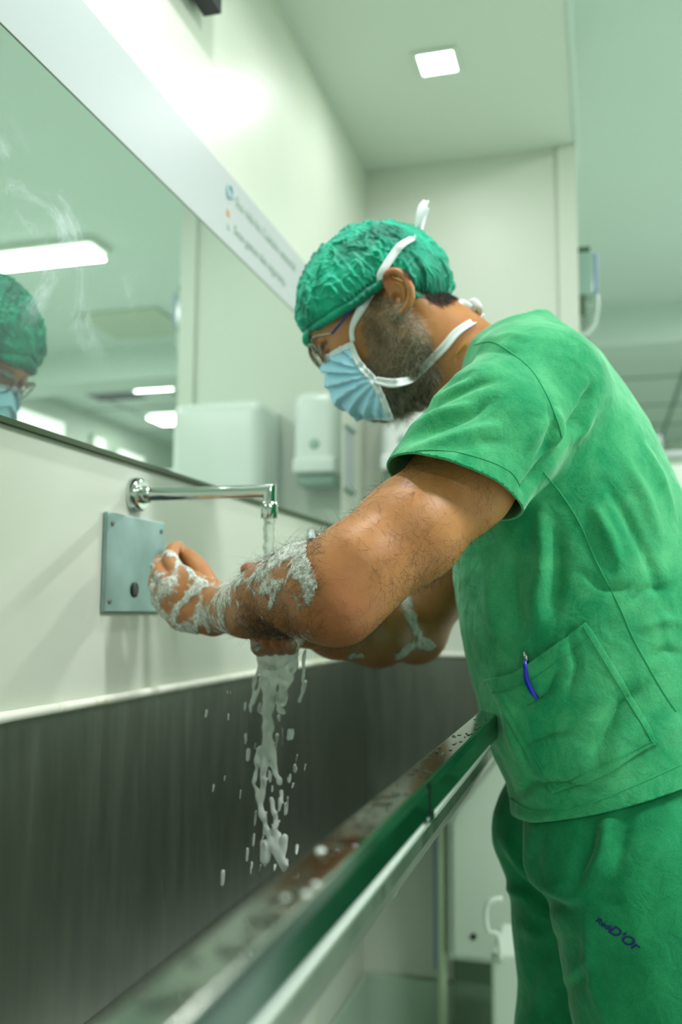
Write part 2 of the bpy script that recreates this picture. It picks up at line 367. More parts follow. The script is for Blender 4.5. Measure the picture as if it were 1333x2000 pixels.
# ================================================================== on the left wall
r = empty('wall_mirror', (0, .9, 1.304)); tag(r, 'long frameless mirror on the wall above the taps', 'mirror')
box('glass', (.0005, -.6, 1.306), (.006, 2.19, 1.7315), m_('mirror_glass'), r)
box('bottom_seal', (0, -.6, 1.2995), (.0075, 2.19, 1.306), m_('dark_seal'), r)
box('top_seal', (0, -.6, 1.7315), (.0055, 2.19, 1.7335), m_('dark_seal'), r)
r = empty('wall_sign', (0, 1.0, 1.735)); tag(r, 'long white sign strip with two small lines of text above the mirror', 'sign')
box('board', (0, -.6, 1.7345), (.006, 2.19, 1.868), m_('sign_board'), r, bevel=.0006)
def text_obj(name, body, size, origin, xdir, ydir, mat, root, extrude=.0004, shear=0, bold=0):
    cu = bpy.data.curves.new(name, 'FONT'); cu.body = body; cu.size = size; cu.extrude = extrude; cu.shear = shear; cu.offset = bold
    o = bpy.data.objects.new(name, cu); COL.objects.link(o)
    dg = bpy.context.evaluated_depsgraph_get(); me = bpy.data.meshes.new_from_object(o.evaluated_get(dg)); bpy.data.objects.remove(o)
    xd = Vector(xdir).normalized(); yd = Vector(ydir).normalized(); zd = xd.cross(yd)
    me.transform(Matrix(((xd.x, yd.x, zd.x, origin[0]), (xd.y, yd.y, zd.y, origin[1]), (xd.z, yd.z, zd.z, origin[2]), (0, 0, 0, 1))))
    o2 = link(name, me, mat)
    if root is not None: set_parent(o2, root)
    return o2
text_obj('lettering', 'Sua vida faz Cuidado essencial', .028, (.0066, 1.475, 1.822), (0, 1, 0), (0, 0, 1), m_('text_green'), r)
text_obj('lettering', 'Seus gestos têm segurança', .026, (.0066, 1.470, 1.768), (0, 1, 0), (0, 0, 1), m_('text_green'), r)
P = [np.array([.0075, 1.446 + .0125 * math.cos(a), 1.833 + .0125 * math.sin(a)]) for a in np.linspace(-.6, 4.6, 24)]
tube('icon', P, .0022, m_('icon_blue'), r, seg=6)
box('icon', (.006, 1.436, 1.788), (.0072, 1.447, 1.798), m_('icon_orange'), r); box('icon', (.006, 1.440, 1.764), (.0072, 1.449, 1.773), m_('text_green'), r)

# sensor plate
r = empty('sensor_plate', (0, 1.147, 1.098)); tag(r, 'square brushed metal plate with a black oval eye on the wall under the tap', 'plate')
bm = bmesh.new(); box_bm(bm, (.001, 1.0635, 1.0965), (.0065, 1.230, 1.2265), .0012)
for v in bm.verts: v.co.x += .002 * (1 - abs(v.co.y - 1.147) / .083) * 0
me = bpy.data.meshes.new('plate'); bm.to_mesh(me); bm.free(); set_parent(link('plate', me, m_('plate_steel')), r)
for y, z in ((1.078, 1.212), (1.218, 1.213), (1.077, 1.110), (1.217, 1.112)):
    sc = lathe('screw', [(0, .0034), (.001, .0034), (.0016, .0028)], (.0062, y, z), (1, 0, 0), m_('screw'), r, 16)
lathe('sensor_eye', [(0, .0105), (.0016, .0105), (.0022, .0088)], (.0062, 1.142, 1.127), (1, 0, 0), m_('sensor_black'), r, 32)

# taps
def tap(y, z, label, L=.2):
    r = empty('wall_tap', (0, y, z)); tag(r, label, 'tap', 'wall taps over the sink')
    lathe('rosette', [(0, .0245), (.004, .0245), (.012, .0225), (.0145, .020)], (0, y, z), (1, 0, 0), m_('chrome'), r, 48)
    # spout with mitred corner
    P = [(.012, y, z), (L, y, z)]
    lathe('collar', [(0, .0125), (.010, .0115), (.013, .0095)], (.0135, y, z), (1, 0, 0), m_('chrome'), r, 32)
    V, F = [], []; seg = 28; R_ = .0088
    rings = [('x', .018), ('x', .05), ('x', .13), ('m', 0), ('z', z - .018)]
    for k_, v in rings:
        for k in range(seg):
            a = 2 * math.pi * k / seg; cy, cu_ = math.cos(a) * R_, math.sin(a) * R_
            if k_ == 'x': V.append((v, y + cy, z + cu_))
            elif k_ == 'm': V.append((L + cu_, y + cy, z + cu_))
            else: V.append((L + cu_, y + cy, v))
    for i in range(len(rings) - 1):
        for k in range(seg):
            k2 = (k + 1) % seg; F.append((i * seg + k, i * seg + k2, (i + 1) * seg + k2, (i + 1) * seg + k))
    me = mesh_from('spout', V, F); bm = bmesh.new(); bm.from_mesh(me); bmesh.ops.recalc_face_normals(bm, faces=bm.faces)
    for e in bm.edges:
        if len(e.link_faces) == 2 and e.calc_face_angle() > .5: e.smooth = False
    bm.to_mesh(me); bm.free(); set_parent(link('spout', me, m_('chrome')), r)
    lathe('nozzle', [(0, .0100), (.0025, .0112), (.020, .0112), (.0215, .0105)], (L, y, z - .0155), (0, 0, -1), m_('chrome'), r, 32)
    return r
tap(1.145, 1.258, 'chrome wall tap with long straight spout, nearest, water running from it')
tap(1.955, 1.258, 'chrome wall tap farther along, mostly hidden behind the raised forearm')
tag(lathe('push_button', [(0, .008), (.012, .008), (.016, .006), (.022, .010), (.03, .009)], (0, 1.250, 1.181), (1, 0, 0), m_('chrome'), None, 24), 'small chrome button on the wall right of the metal plate', 'button')

# notice by the corner
r = empty('wall_notice', (0, 2.28, 1.40)); tag(r, 'narrow white notice with dark top and bottom edges near the room corner', 'notice')
box('sheet', (0, 2.236, 1.40), (.004, 2.322, 1.57), m_('sign_board'), r)
box('clip', (0, 2.236, 1.566), (.010, 2.322, 1.574), m_('grey_plastic'), r); box('clip', (0, 2.236, 1.404), (.010, 2.322, 1.412), m_('grey_plastic'), r)

# black box high on the wall
r = empty('speaker_box', (0, 1.2, 2.08)); tag(r, 'black box mounted high on the wall above the sign', 'wall box')
box('housing', (.010, .90, 2.076), (.042, 1.315, 2.22), m_('black_plastic'), r, bevel=.002)
box('bracket', (0, 1.0, 2.10), (.012, 1.2, 2.16), m_('black_plastic'), r)

# dispensers on the end wall
def dispenser(name, label, cat, x0, x1, z0, z1, d, window):
    r = empty(name, ((x0 + x1) / 2, YF, z0)); tag(r, label, cat)
    box('cover', (x0, YF - d, z0 + .03), (x1, YF - .004, z1), m_('white_plastic'), r, bevel=min(.035, d * .35), seg=6)
    box('back_plate', (x0 + .006, YF - .012, z0 + .02), (x1 - .006, YF, z1 - .01), m_('white_panel'), r, bevel=.003)
    if window:
        box('nozzle_tray', (x0 + .012, YF - d + .012, z0), (x1 - .012, YF - .01, z0 + .04), m_('grey_plastic'), r, bevel=.012, seg=4)
        xm, zm = (x0 + x1) / 2, z0 + .32 * (z1 - z0) + .03
        lathe('level_window', [(0, .015), (.002, .015), (.0035, .012)], (xm, YF - d + .001, zm), (0, -1, 0), m_('window_smoke'), r, 24)
        box('push_lever', (x0 + .006, YF - d - .010, z0 + .035), (x1 - .006, YF - d + .02, z0 + .078), m_('white_plastic'), r, bevel=.009, seg=4)
    else:
        box('paper_slot', (x0 + .03, YF - d + .02, z0 + .022), (x1 - .03, YF - .03, z0 + .034), m_('grey_plastic'), r, bevel=.002)
    return r
dispenser('towel_dispenser', 'large white paper towel dispenser seen in the mirror', 'dispenser', .258, .528, 1.30, 1.672, .17, False)
dispenser('soap_dispenser', 'white soap dispenser with grey underside by the corner', 'dispenser', .062, .196, 1.435, 1.70, .105, True)

# intercom behind the end wall
r = empty('wall_device', (XW, 2.62, 1.9)); tag(r, 'blue and white device with a looped tube behind the end wall', 'device')
box('case', (XW, 2.50, 1.955), (XW + .045, 2.58, 2.075), m_('window_smoke'), r, bevel=.006)
box('side_panel', (XW + .045, 2.505, 1.965), (XW + .054, 2.575, 2.07), m_('blue_plastic'), r, bevel=.003)
box('top_bracket', (XW, 2.50, 2.078), (XW + .035, 2.58, 2.088), m_('dark_green'), r)
box('socket', (XW, 2.51, 1.915), (XW + .022, 2.57, 1.955), m_('dark_green'), r, bevel=.004)
tube('hose', [(XW + .045, 2.54, 2.0), (XW + .052, 2.54, 1.94), (XW + .042, 2.54, 1.88), (XW + .018, 2.54, 1.855), (XW + .002, 2.54, 1.86)], .005, m_('clear_tube'), r, 8, 24)

# ================================================================== the scrub sink (section extruded along the wall)
Y0, Y1 = -.55, YF - .002
r = empty('scrub_sink', (.25, 1.0, .6)); tag(r, 'long stainless steel scrub trough along the wall', 'sink')
def strip(name, prof, ya, yb, mat, thick=.0016, ny=2, close=False):
    V, F = [], []; ys = np.linspace(ya, yb, ny)
    for y in ys:
        for x, z in prof: V.append((x, y, z))
    n = len(prof)
    for j in range(ny - 1):
        for i in range(n - 1): F.append((j * n + i, j * n + i + 1, (j + 1) * n + i + 1, (j + 1) * n + i))
    o = link(name, mesh_from(name, V, F, False), mat); o.modifiers.new('s', 'SOLIDIFY').thickness = thick; set_parent(o, r); return o
strip('back_panel', [(.004, .9815), (.004, .60), (.012, .565), (.035, .552)], Y0, Y1 - .004, m_('brushed_steel'), .0016)
strip('basin_floor', [(.035, .552), (.185, .548)], Y0, Y1 - .004, m_('brushed_steel'))
strip('front_panel', [(.185, .548), (.20, .556), (.455, .872), (.4775, .91), (.4780, .978)], Y0, Y1 - .004, m_('brushed_steel'), -.0016)
o = box('rim', (.478, Y0, .972), (.5005, Y1 - .004, .9815), m_('rim_steel'), r, bevel=.0018, seg=3)
strip('fascia', [(.5012, .9795), (.5022, .975), (.5020, .958), (.499, .953)], Y0, Y1 - .004, m_('fascia_steel'), .0012)
strip('apron', [(.499, .953), (.490, .940), (.452, .888), (.440, .865)], Y0, Y1 - .004, m_('apron_steel'), -.0012)
for y in (Y0, Y1 - .003):
    V = [(.004, y, .9815), (.004, y, .56), (.035, y, .552), (.185, y, .548), (.455, y, .872), (.478, y, .91), (.478, y, .9815)]
    o = link('end_panel', mesh_from('end_panel', V, [tuple(range(7))], False), m_('brushed_steel')); o.modifiers.new('s', 'SOLIDIFY').thickness = .0016; set_parent(o, r)
# fascia joint plate
box('joint_cover', (.5015, .655, .953), (.5032, .668, .9795), m_('fascia_steel'), r)
lathe('drain', [(0, .035), (.002, .035), (.003, .028), (.002, .01)], (.12, 1.3, .5515), (0, 0, 1), m_('chrome'), r, 32)
# caulk bead along back and end wall
bm = bmesh.new()
me = bpy.data.meshes.new('caulk_bead')
V, F = tube_vf([(.0085, y, .9850 + .0012 * noise.noise(Vector((y * 6, 0, 0)))) for y in np.linspace(Y0, Y1, 140)], [.0065 + .0010 * noise.noise(Vector((i * .35, 3, 0))) for i in range(140)], 8)
V2, F2 = tube_vf([(x, YF - .0085, .986) for x in np.linspace(.008, .478, 20)], .0065, 8)
V, F = merge_vf([(V, F), (V2, F2)])
o = link('caulk_bead', mesh_from('caulk_bead', V, F), m_('caulk')); set_parent(o, r)
# legs under the sink
for y in (-.4, 2.3):
    pass
tube('drain_pipe', [(.12, 1.3, .545), (.12, 1.3, .45), (.12, 1.34, .40), (.06, 1.36, .38), (.016, 1.36, .38)], .02, m_('white_plastic'), r, 16, 40)
for y in (-.2, 1.9):
    bm = bmesh.new(); box_bm(bm, (.0005, y, .44), (.003, y + .04, .545)); box_bm(bm, (.003, y, .520), (.20, y + .04, .545))
    me = bpy.data.meshes.new('bracket'); bm.to_mesh(me); bm.free(); set_parent(link('bracket', me, m_('apron_steel')), r)

# ================================================================== low things under and behind the sink
r = empty('low_cabinet', (.36, 2.38, .16)); tag(r, 'white low wall cabinet with a round dark lock under the far sink end', 'cabinet')
def prism(name, poly, ya, yb, mat, root):
    n = len(poly); V = [(x, y, z) for y in (ya, yb) for x, z in poly]
    F = [tuple(range(n)), tuple(range(2 * n - 1, n - 1, -1))] + [(i, i + n, (i + 1) % n + n, (i + 1) % n) for i in range(n)]
    o = link(name, mesh_from(name, V, F, False), mat); set_parent(o, root); return o
prism('body', [(.252, .27), (.42, .27), (.42, .79), (.375, .76), (.262, .62), (.252, .60)], 2.30, YF - .016, m_('white_panel'), r)
d = prism('door', [(.266, .285), (.415, .285), (.415, .775), (.380, .750), (.275, .615), (.266, .59)], 2.288, 2.299, m_('white_panel'), r)
o = lathe('lock', [(0, .0075), (.003, .0075), (.004, .006)], (.312, 2.288, .332), (0, -1, 0), m_('sensor_black'), r, 20)
box('plinth', (.256, 2.34, 0), (.42, YF - .016, .27), m_('dark_green'), r, bevel=.002)
r = empty('end_post', (.23, 2.34, 0)); tag(r, 'pale post holding the far sink end beside the low cabinet', 'post')
V, F = tube_vf([(.230, 2.33, .004), (.230, 2.33, .56), (.231, 2.33, .575), (.233, 2.33, .578)], .012, 12); set_parent(link('tube', mesh_from('tube', V, F), m_('pale_green_paint')), r)
box('foot_plate', (.212, 2.305, 0), (.248, 2.355, .006), m_('pale_green_paint'), r)
tag(box('door_edge', (.188, YF - .022, .19), (.203, YF, .60), m_('blue_strip'), bevel=.003), 'narrow pale blue vertical strip on the lower end wall', 'strip')
r = empty('waste_bin', (.42, 2.1, 0)); tag(r, 'white waste bin with a curved handle behind the trousers', 'bin')
box('body', (.385, 2.0, .0), (.50, 2.2, .40), m_('white_panel'), r, bevel=.012)
tube('handle', [(.405, 2.0, .385), (.402, 1.988, .44), (.385, 1.985, .445), (.378, 1.985, .475), (.385, 1.985, .505), (.41, 2.0, .51)], .005, m_('white_panel'), r, 10, 20)
# ================================================================== implicit-surface modelling
class Field:
    """signed distance values on a rectilinear grid; parts are blended in, one continuous surface comes out"""
    def __init__(s, ax, ay, az):
        s.ax, s.ay, s.az = [np.asarray(a, np.float32) for a in (ax, ay, az)]
        s.F = np.full((len(ax), len(ay), len(az)), .5, np.float32)
    def window(s, lo, hi, pad):
        sl = []
        for a, l, h in zip((s.ax, s.ay, s.az), lo, hi):
            i0 = max(int(np.searchsorted(a, l - pad)) - 1, 0); i1 = min(int(np.searchsorted(a, h + pad)) + 1, len(a)); sl.append(slice(i0, max(i1, i0 + 1)))
        sl = tuple(sl); X, Y, Z = np.meshgrid(s.ax[sl[0]], s.ay[sl[1]], s.az[sl[2]], indexing='ij'); return sl, X, Y, Z
    def blend(s, sl, d, k):
        a = s.F[sl]; h = np.clip(.5 + .5 * (a - d) / k, 0, 1); s.F[sl] = a * (1 - h) + d * h - k * h * (1 - h)
    def carve(s, sl, d, k):
        a = s.F[sl]; h = np.clip(.5 - .5 * (a + d) / k, 0, 1); s.F[sl] = a * (1 - h) - d * h + k * h * (1 - h)
    def cone(s, a, b, ra, rb, k=.01, flat=None, carve=False):
        a = np.asarray(a, float); b = np.asarray(b, float); m = max(ra, rb)
        sl, X, Y, Z = s.window(np.minimum(a, b), np.maximum(a, b), m + k + .012)
        if min(X.shape) == 0: return
        d = b - a; L2 = float(d @ d) + 1e-12
        t = np.clip(((X - a[0]) * d[0] + (Y - a[1]) * d[1] + (Z - a[2]) * d[2]) / L2, 0, 1)
        qx, qy, qz = X - a[0] - t * d[0], Y - a[1] - t * d[1], Z - a[2] - t * d[2]
        if flat is not None:   # flat = (unit vector, factor): squash across that direction
            f, fac = flat; f = np.asarray(f, float); f = f / np.linalg.norm(f); q = qx * f[0] + qy * f[1] + qz * f[2]; g = 1 / fac - 1
            qx, qy, qz = qx + q * f[0] * g, qy + q * f[1] * g, qz + q * f[2] * g
        D = np.sqrt(qx * qx + qy * qy + qz * qz) - (ra + (rb - ra) * t)
        (s.carve if carve else s.blend)(sl, D.astype(np.float32), k)
    def chain(s, P, r, k=.01, flat=None):
        for i in range(len(P) - 1): s.cone(P[i], P[i + 1], r[i], r[i + 1], k, flat)
    def ell(s, c, rad, axes=None, k=.01, carve=False):
        c = np.asarray(c, float); rad = np.asarray(rad, float); A = np.eye(3) if axes is None else np.asarray(axes)
        sl, X, Y, Z = s.window(c, c, rad.max() + k + .012)
        if min(X.shape) == 0: return
        P = np.stack([X - c[0], Y - c[1], Z - c[2]], -1) @ A.T.astype(np.float32)
        k0 = np.sqrt(((P / rad) ** 2).sum(-1)); k1 = np.sqrt(((P / rad ** 2) ** 2).sum(-1)) + 1e-9
        (s.carve if carve else s.blend)(sl, (k0 * (k0 - 1) / k1).astype(np.float32), k)
    def mesh(s):
        F = s.F; S = F < 0; n = F.shape
        c = np.zeros(tuple(k - 1 for k in n), np.uint8)
        for i in (0, 1):
            for j in (0, 1):
                for k in (0, 1): c += S[i:n[0] - 1 + i, j:n[1] - 1 + j, k:n[2] - 1 + k]
        I = np.argwhere((c > 0) & (c < 8)); idx = np.full(c.shape, -1, np.int32); idx[tuple(I.T)] = np.arange(len(I))
        acc = np.zeros((len(I), 3)); cnt = np.zeros(len(I))
        C = [(i, j, k) for i in (0, 1) for j in (0, 1) for k in (0, 1)]
        for p in C:
            for ax_ in range(3):
                if p[ax_]: continue
                q = list(p); q[ax_] = 1
                a = F[I[:, 0] + p[0], I[:, 1] + p[1], I[:, 2] + p[2]]; b = F[I[:, 0] + q[0], I[:, 1] + q[1], I[:, 2] + q[2]]
                m = (a < 0) != (b < 0); t = a[m] / (a[m] - b[m]); o = np.tile(np.array(p, float), (m.sum(), 1)); o[:, ax_] = t
                acc[m] += o; cnt[m] += 1
        L = acc / cnt[:, None]; V = np.empty_like(L)
        for ax_, A in enumerate((s.ax, s.ay, s.az)):
            i = I[:, ax_]; V[:, ax_] = A[i] + L[:, ax_] * (A[i + 1] - A[i])
        faces = []
        for ax_ in range(3):
            u, v = (ax_ + 1) % 3, (ax_ + 2) % 3
            sl0 = [slice(1, -1)] * 3; sl1 = [slice(1, -1)] * 3; sl0[ax_] = slice(0, -1); sl1[ax_] = slice(1, None)
            a = S[tuple(sl0)]; b = S[tuple(sl1)]
            E = np.argwhere(a != b)
            if not len(E): continue
            inside = a[tuple(E.T)]; G = E + 1; G[:, ax_] -= 1
            def cell(du, dv): g = G.copy(); g[:, u] -= du; g[:, v] -= dv; return idx[tuple(g.T)]
            q = np.stack([cell(1, 1), cell(0, 1), cell(0, 0), cell(1, 0)], 1); q[~inside] = q[~inside][:, ::-1]; faces.append(q)
        Q = np.concatenate(faces); return V, Q[(Q >= 0).all(1)]
def np_mesh(name, V, Q, smooth=True):
    me = bpy.data.meshes.new(name); me.vertices.add(len(V)); me.vertices.foreach_set('co', np.asarray(V, np.float32).ravel())
    k = Q.shape[1]; me.loops.add(len(Q) * k); me.loops.foreach_set('vertex_index', Q.astype(np.int32).ravel())
    me.polygons.add(len(Q)); me.polygons.foreach_set('loop_start', np.arange(len(Q), dtype=np.int32) * k)
    if smooth: me.polygons.foreach_set('use_smooth', np.ones(len(Q), bool))
    me.update(calc_edges=True); me.validate(); return me
def relax(V, Q, it=3, lam=.5, w=None):
    V = np.array(V, float); e = np.concatenate([Q[:, [i, (i + 1) % Q.shape[1]]] for i in range(Q.shape[1])])
    deg = np.bincount(e.ravel(), minlength=len(V)).astype(float) + 1e-9
    for i in range(it):
        for l in (lam, -lam * 1.03) if it > 2 else (lam,):
            S_ = np.zeros_like(V)
            for c in range(3): S_[:, c] = np.bincount(e[:, 0], V[e[:, 1], c], len(V)) + np.bincount(e[:, 1], V[e[:, 0], c], len(V))
            d = (S_ / deg[:, None] - V) * l; V += d if w is None else d * w[:, None]
    return V
def normals_of(V, Q):
    a, b, c, d = (V[Q[:, i]] for i in range(4)); n = np.cross(c - a, d - b); N = np.zeros_like(V)
    for i in range(4):
        for ax_ in range(3): N[:, ax_] += np.bincount(Q[:, i], n[:, ax_], len(V))
    return N / (np.linalg.norm(N, axis=1)[:, None] + 1e-12)
def axis_grid(segs):
    out = [segs[0][0]]
    for a, b, h in segs: out += list(np.linspace(a, b, max(2, int(round((b - a) / h)) + 1))[1:])
    return np.array(out)

# ================================================================== the man
HC = W(735, 600, 1.203)                         # head centre; he faces the wall, head bowed
HA, HB, HL = np.array([-.8, 0, -.6]), np.array([-.6, 0, .8]), np.array([0, -1.0, 0])   # forward, up, his left (towards the lens)
def H(a, b, c=0.0): return HC + a * HA + b * HB + c * HL
def HP(px, py, c):                                          # head-local (a, b, c) of a pixel on the plane c to his left
    p = W(px, py, HC[1] - c) - HC; return np.array([p @ HA, p @ HB, c])
HAX = np.stack([HA, HB, HL])
person = empty('person', (.60, 1.22, 0))
tag(person, 'bearded man in green scrubs, cap and mask bending to wash his forearms', 'person')

# joints (world)
LS = np.array([.545, 1.045, 1.345]); LE = W(652, 1150, .865); LWr = W(430, 1188, 1.07)
RS = np.array([.520, 1.385, 1.325]); RE = W(812, 1228, 1.385); RWr = W(598, 1222, 1.14)
HIP_L = np.array([.665, 1.125, .84]); KNEE_L = np.array([.69, 1.10, .46]); ANK_L = np.array([.72, 1.10, .085])
HIP_R = np.array([.605, 1.315, .84]); KNEE_R = np.array([.60, 1.33, .46]); ANK_R = np.array([.63, 1.33, .085])

fb = Field(axis_grid([(-.01, .47, .0022), (.47, .86, .006)]), axis_grid([(.79, 1.50, .0023)]), axis_grid([(-.01, 1.02, .008), (1.02, 1.66, .0022)]))
# torso and legs (under the clothes)
fb.ell((.635, 1.22, .88), (.085, .145, .11), k=.04); fb.ell((.60, 1.22, 1.02), (.085, .13, .14), k=.05)
fb.ell((.565, 1.22, 1.24), (.10, .145, .15), k=.05); fb.cone((.53, 1.12, 1.37), (.53, 1.32, 1.37), .055, .055, .04)
for hp, kn, an in ((HIP_L, KNEE_L, ANK_L), (HIP_R, KNEE_R, ANK_R)):
    fb.chain([hp, kn, an], [.078, .05, .038], .03); fb.cone(an + np.array([.02, 0, -.045]), an + np.array([-.15, 0, -.058]), .034, .026, .02)
# neck
fb.cone(H(-.034, -.045), (.487, 1.215, 1.398), .050, .066, .02); fb.cone(H(-.005, -.075, .0), (.47, 1.215, 1.385), .042, .052, .02)
for s in (1, -1): fb.cone(H(-.045, -.045, .045 * s), (.46, 1.22 - .03 * s, 1.37), .013, .012, .015)
# head
fb.ell(H(-.012, .022), (.094, .081, .074), HAX, .02)
fb.ell(H(.048, .006), (.050, .050, .064), HAX, .02); fb.ell(H(.042, -.045), (.056, .066, .058), HAX, .02)
fb.ell(H(.026, -.094), (.052, .036, .050), HAX, .02); fb.ell(H(.062, -.112), (.026, .022, .026), HAX, .02)
for s in (1, -1):
    fb.cone(H(.0, -.045, .060 * s), H(-.004, -.082, .052 * s), .016, .018, .02); fb.cone(H(-.004, -.082, .052 * s), H(.055, -.118, .022 * s), .017, .014, .02)
    fb.cone(H(.066, -.034, .042 * s), H(.02, -.024, .064 * s), .018, .011, .015)
    fb.cone(H(.094, .010, .010 * s), H(.084, .012, .044 * s), .0075, .0075, .012)
fb.cone(H(.098, .0, 0), H(.100, -.034, 0), .008, .0095, .010)
for s in (1, -1): fb.cone(H(.095, -.036, .010 * s), H(.096, -.034, .010 * s), .007, .006, .006)
for s in (1, -1): fb.ell(H(.101, -.013, .034 * s), (.015, .013, .018), HAX, .010, carve=True)
for s in (1, -1):
    fb.ell(H(.081, -.013, .033 * s), (.0135, .0135, .0145), HAX, .002)
    fb.cone(H(.0925, -.006, .026 * s), H(.086, -.006, .046 * s), .0042, .0036, .004)
    fb.cone(H(.0905, -.020, .026 * s), H(.084, -.020, .046 * s), .0035, .003, .004)
# ears
def ear(s):
    def E(px, py, c): q = HP(px, py, .078 + c); return H(q[0], q[1], s * (.078 + c))
    fb.cone(E(763, 590, -.012), E(770, 560, -.010), .011, .012, .008)                        # root
    hx = [E(758, 560, 0), E(752, 546, .004), E(758, 534, .008), (E(773, 530, .011)), E(790, 539, .014), E(801, 558, .015), E(803, 580, .012), E(795, 600, .008), E(782, 614, .003), E(771, 615, -.001), E(766, 606, -.002)]
    hx = spline(hx, 26); fb.chain(hx, [.0034 + .0012 * math.sin(i / 25 * 3.14) for i in range(26)], .0025)
    fb.cone(E(776, 602, .0), E(777, 610, .001), .0065, .005, .004)                              # lobe
    fb.ell((E(780, 566, .002)), (.013, .026, .0045), np.stack([HA * .97 - HB * .26, HB * .97 + HA * .26, HL]), .004)   # plate
    ah = spline([E(768, 552, .003), E(784, 556, .008), E(791, 572, .008), (E(786, 592, .004)), E(776, 600, .002)], 14); fb.chain(ah, [.0030] * 14, .003)
    fb.cone(E(764, 578, .003), E(768, 586, .003), .0038, .003, .003)                            # tragus
    fb.ell(E(776, 583, .006), (.0062, .0085, .006), HAX, .003, carve=True)
ear(1); ear(-1)
# left arm
def arm(S, E_, Wr, mid_u, mid_f):
    fb.chain([S, S * .72 + E_ * .28, S * .4 + E_ * .6 + mid_u, E_ * .93 + S * .07], [.058, .054, .0515, .045], .02)
    return
fb.cone(LS, W(905, 940, .965), .060, .052, .02); fb.cone(W(905, 940, .965), W(800, 1038, .915), .052, .0505, .02); fb.cone(W(800, 1038, .915), W(700, 1115, .875), .0505, .0465, .02)
fb.cone(W(700, 1115, .875), LE, .0465, .0440, .02)
fb.ell(W(658, 1190, .855), (.034, .034, .034), None, .03)       # elbow point
fb.cone(LE, W(600, 1152, .895), .0440, .0445, .015); fb.cone(W(600, 1152, .895), W(538, 1168, .945), .0445, .0405, .015); fb.cone(W(538, 1168, .945), W(484, 1188, 1.01), .0405, .0325, .012)
fb.cone(W(484, 1188, 1.01), LWr, .0325, .0285, .012, flat=((0, 1, 0), .85))
# left hand: back and little-finger side to the lens, fingers curled in, thumb on top
def Wp(px, py, y): return W(px, py, y)
mcp = [Wp(350, 1124, 1.088), Wp(334, 1144, 1.080), Wp(326, 1166, 1.080), Wp(328, 1188, 1.084)]
for i, m in enumerate(mcp):
    st_ = Wp(418, 1160 + 18 * i, 1.078 - .004 * (i == 3)); fb.cone(st_, m, .0175, [.0135, .0140, .0135, .0125][i], .009)
fb.cone(Wp(410, 1205, 1.080), Wp(352, 1208, 1.086), .020, .015, .012)
fb.cone(Wp(404, 1168, 1.095), Wp(360, 1165, 1.105), .018, .015, .012)
fing = [[Wp(350, 1124, 1.088), Wp(334, 1098, 1.098), Wp(338, 1074, 1.118), Wp(350, 1068, 1.140)],
        [Wp(334, 1144, 1.080), Wp(311, 1118, 1.092), Wp(316, 1096, 1.116), Wp(334, 1096, 1.138)],
        [Wp(326, 1166, 1.080), Wp(305, 1144, 1.092), Wp(308, 1122, 1.114), Wp(326, 1122, 1.134)],
        [Wp(328, 1188, 1.084), Wp(309, 1172, 1.094), Wp(311, 1152, 1.112), Wp(328, 1150, 1.130)]]
for i, f in enumerate(fing):
    q = [1, 1, .96, .88][i]; f = spline(f, 13); fb.chain(f, list(np.interp(np.linspace(0, 3, 13), [0, .9, 1.1, 2, 3], [.0118 * q, .0098 * q, .0102 * q, .0088 * q, .0072 * q])), .0018)
th = spline([Wp(412, 1160, 1.10), Wp(397, 1126, 1.125), Wp(376, 1097, 1.135), Wp(362, 1083, 1.142)], 12)
fb.chain(th, list(np.linspace(.0165, .0088, 12)), .004)
# right arm
fb.cone(RS, RS * .5 + RE * .5, .056, .050, .02); fb.cone(RS * .5 + RE * .5, RE, .050, .043, .02)
fb.ell(W(815, 1248, 1.39), (.034, .034, .032), None, .03)
fb.cone(RE, W(735, 1242, 1.30), .046, .0440, .015); fb.cone(W(735, 1242, 1.30), W(655, 1236, 1.20), .0440, .033, .012); fb.cone(W(655, 1236, 1.20), RWr, .033, .0265, .012)
# right hand wrapped round the left forearm: thumb over the top, four fingers underneath
fb.cone(RWr, Wp(545, 1205, 1.090), .025, .024, .012, flat=((0, 1, 0), .8)); fb.cone(RWr, Wp(560, 1180, 1.095), .022, .018, .012)
fb.cone(Wp(565, 1190, 1.09), Wp(520, 1225, 1.075), .020, .014, .010)
th = spline([Wp(575, 1195, 1.10), Wp(545, 1150, 1.085), Wp(512, 1126, 1.066), Wp(484, 1113, 1.050)], 12)
fb.chain(th, list(np.interp(np.linspace(0, 1, 12), [0, .5, .8, 1], [.017, .0115, .0098, .0088])), .004)
for i in range(4):
    x0 = 508 + 20 * i
    f = spline([Wp(x0 + 16, 1232, 1.080), Wp(x0 + 4, 1262 - 2 * i, 1.060 - .004 * i), Wp(x0 - 2, 1265 - 1 * i, 1.030 - .007 * i), Wp(x0 - 6, 1250 + 1 * i, 1.006 - .010 * i)], 12)
    fb.chain(f, list(np.interp(np.linspace(0, 1, 12), [0, .4, 1], [.0118, .0098, .0076])), .0018)
BV, BQ = fb.mesh(); del fb
BV = relax(BV, BQ, 3, .4); BN = normals_of(BV, BQ); BPX = proj(BV)
print('body verts', len(BV))

def hl(P):   # world -> head local
    q = np.asarray(P) - HC; return np.stack([q @ HA, q @ HB, q @ HL], -1)
def sstep(x, a, b): t = np.clip((x - a) / (b - a), 0, 1); return t * t * (3 - 2 * t)
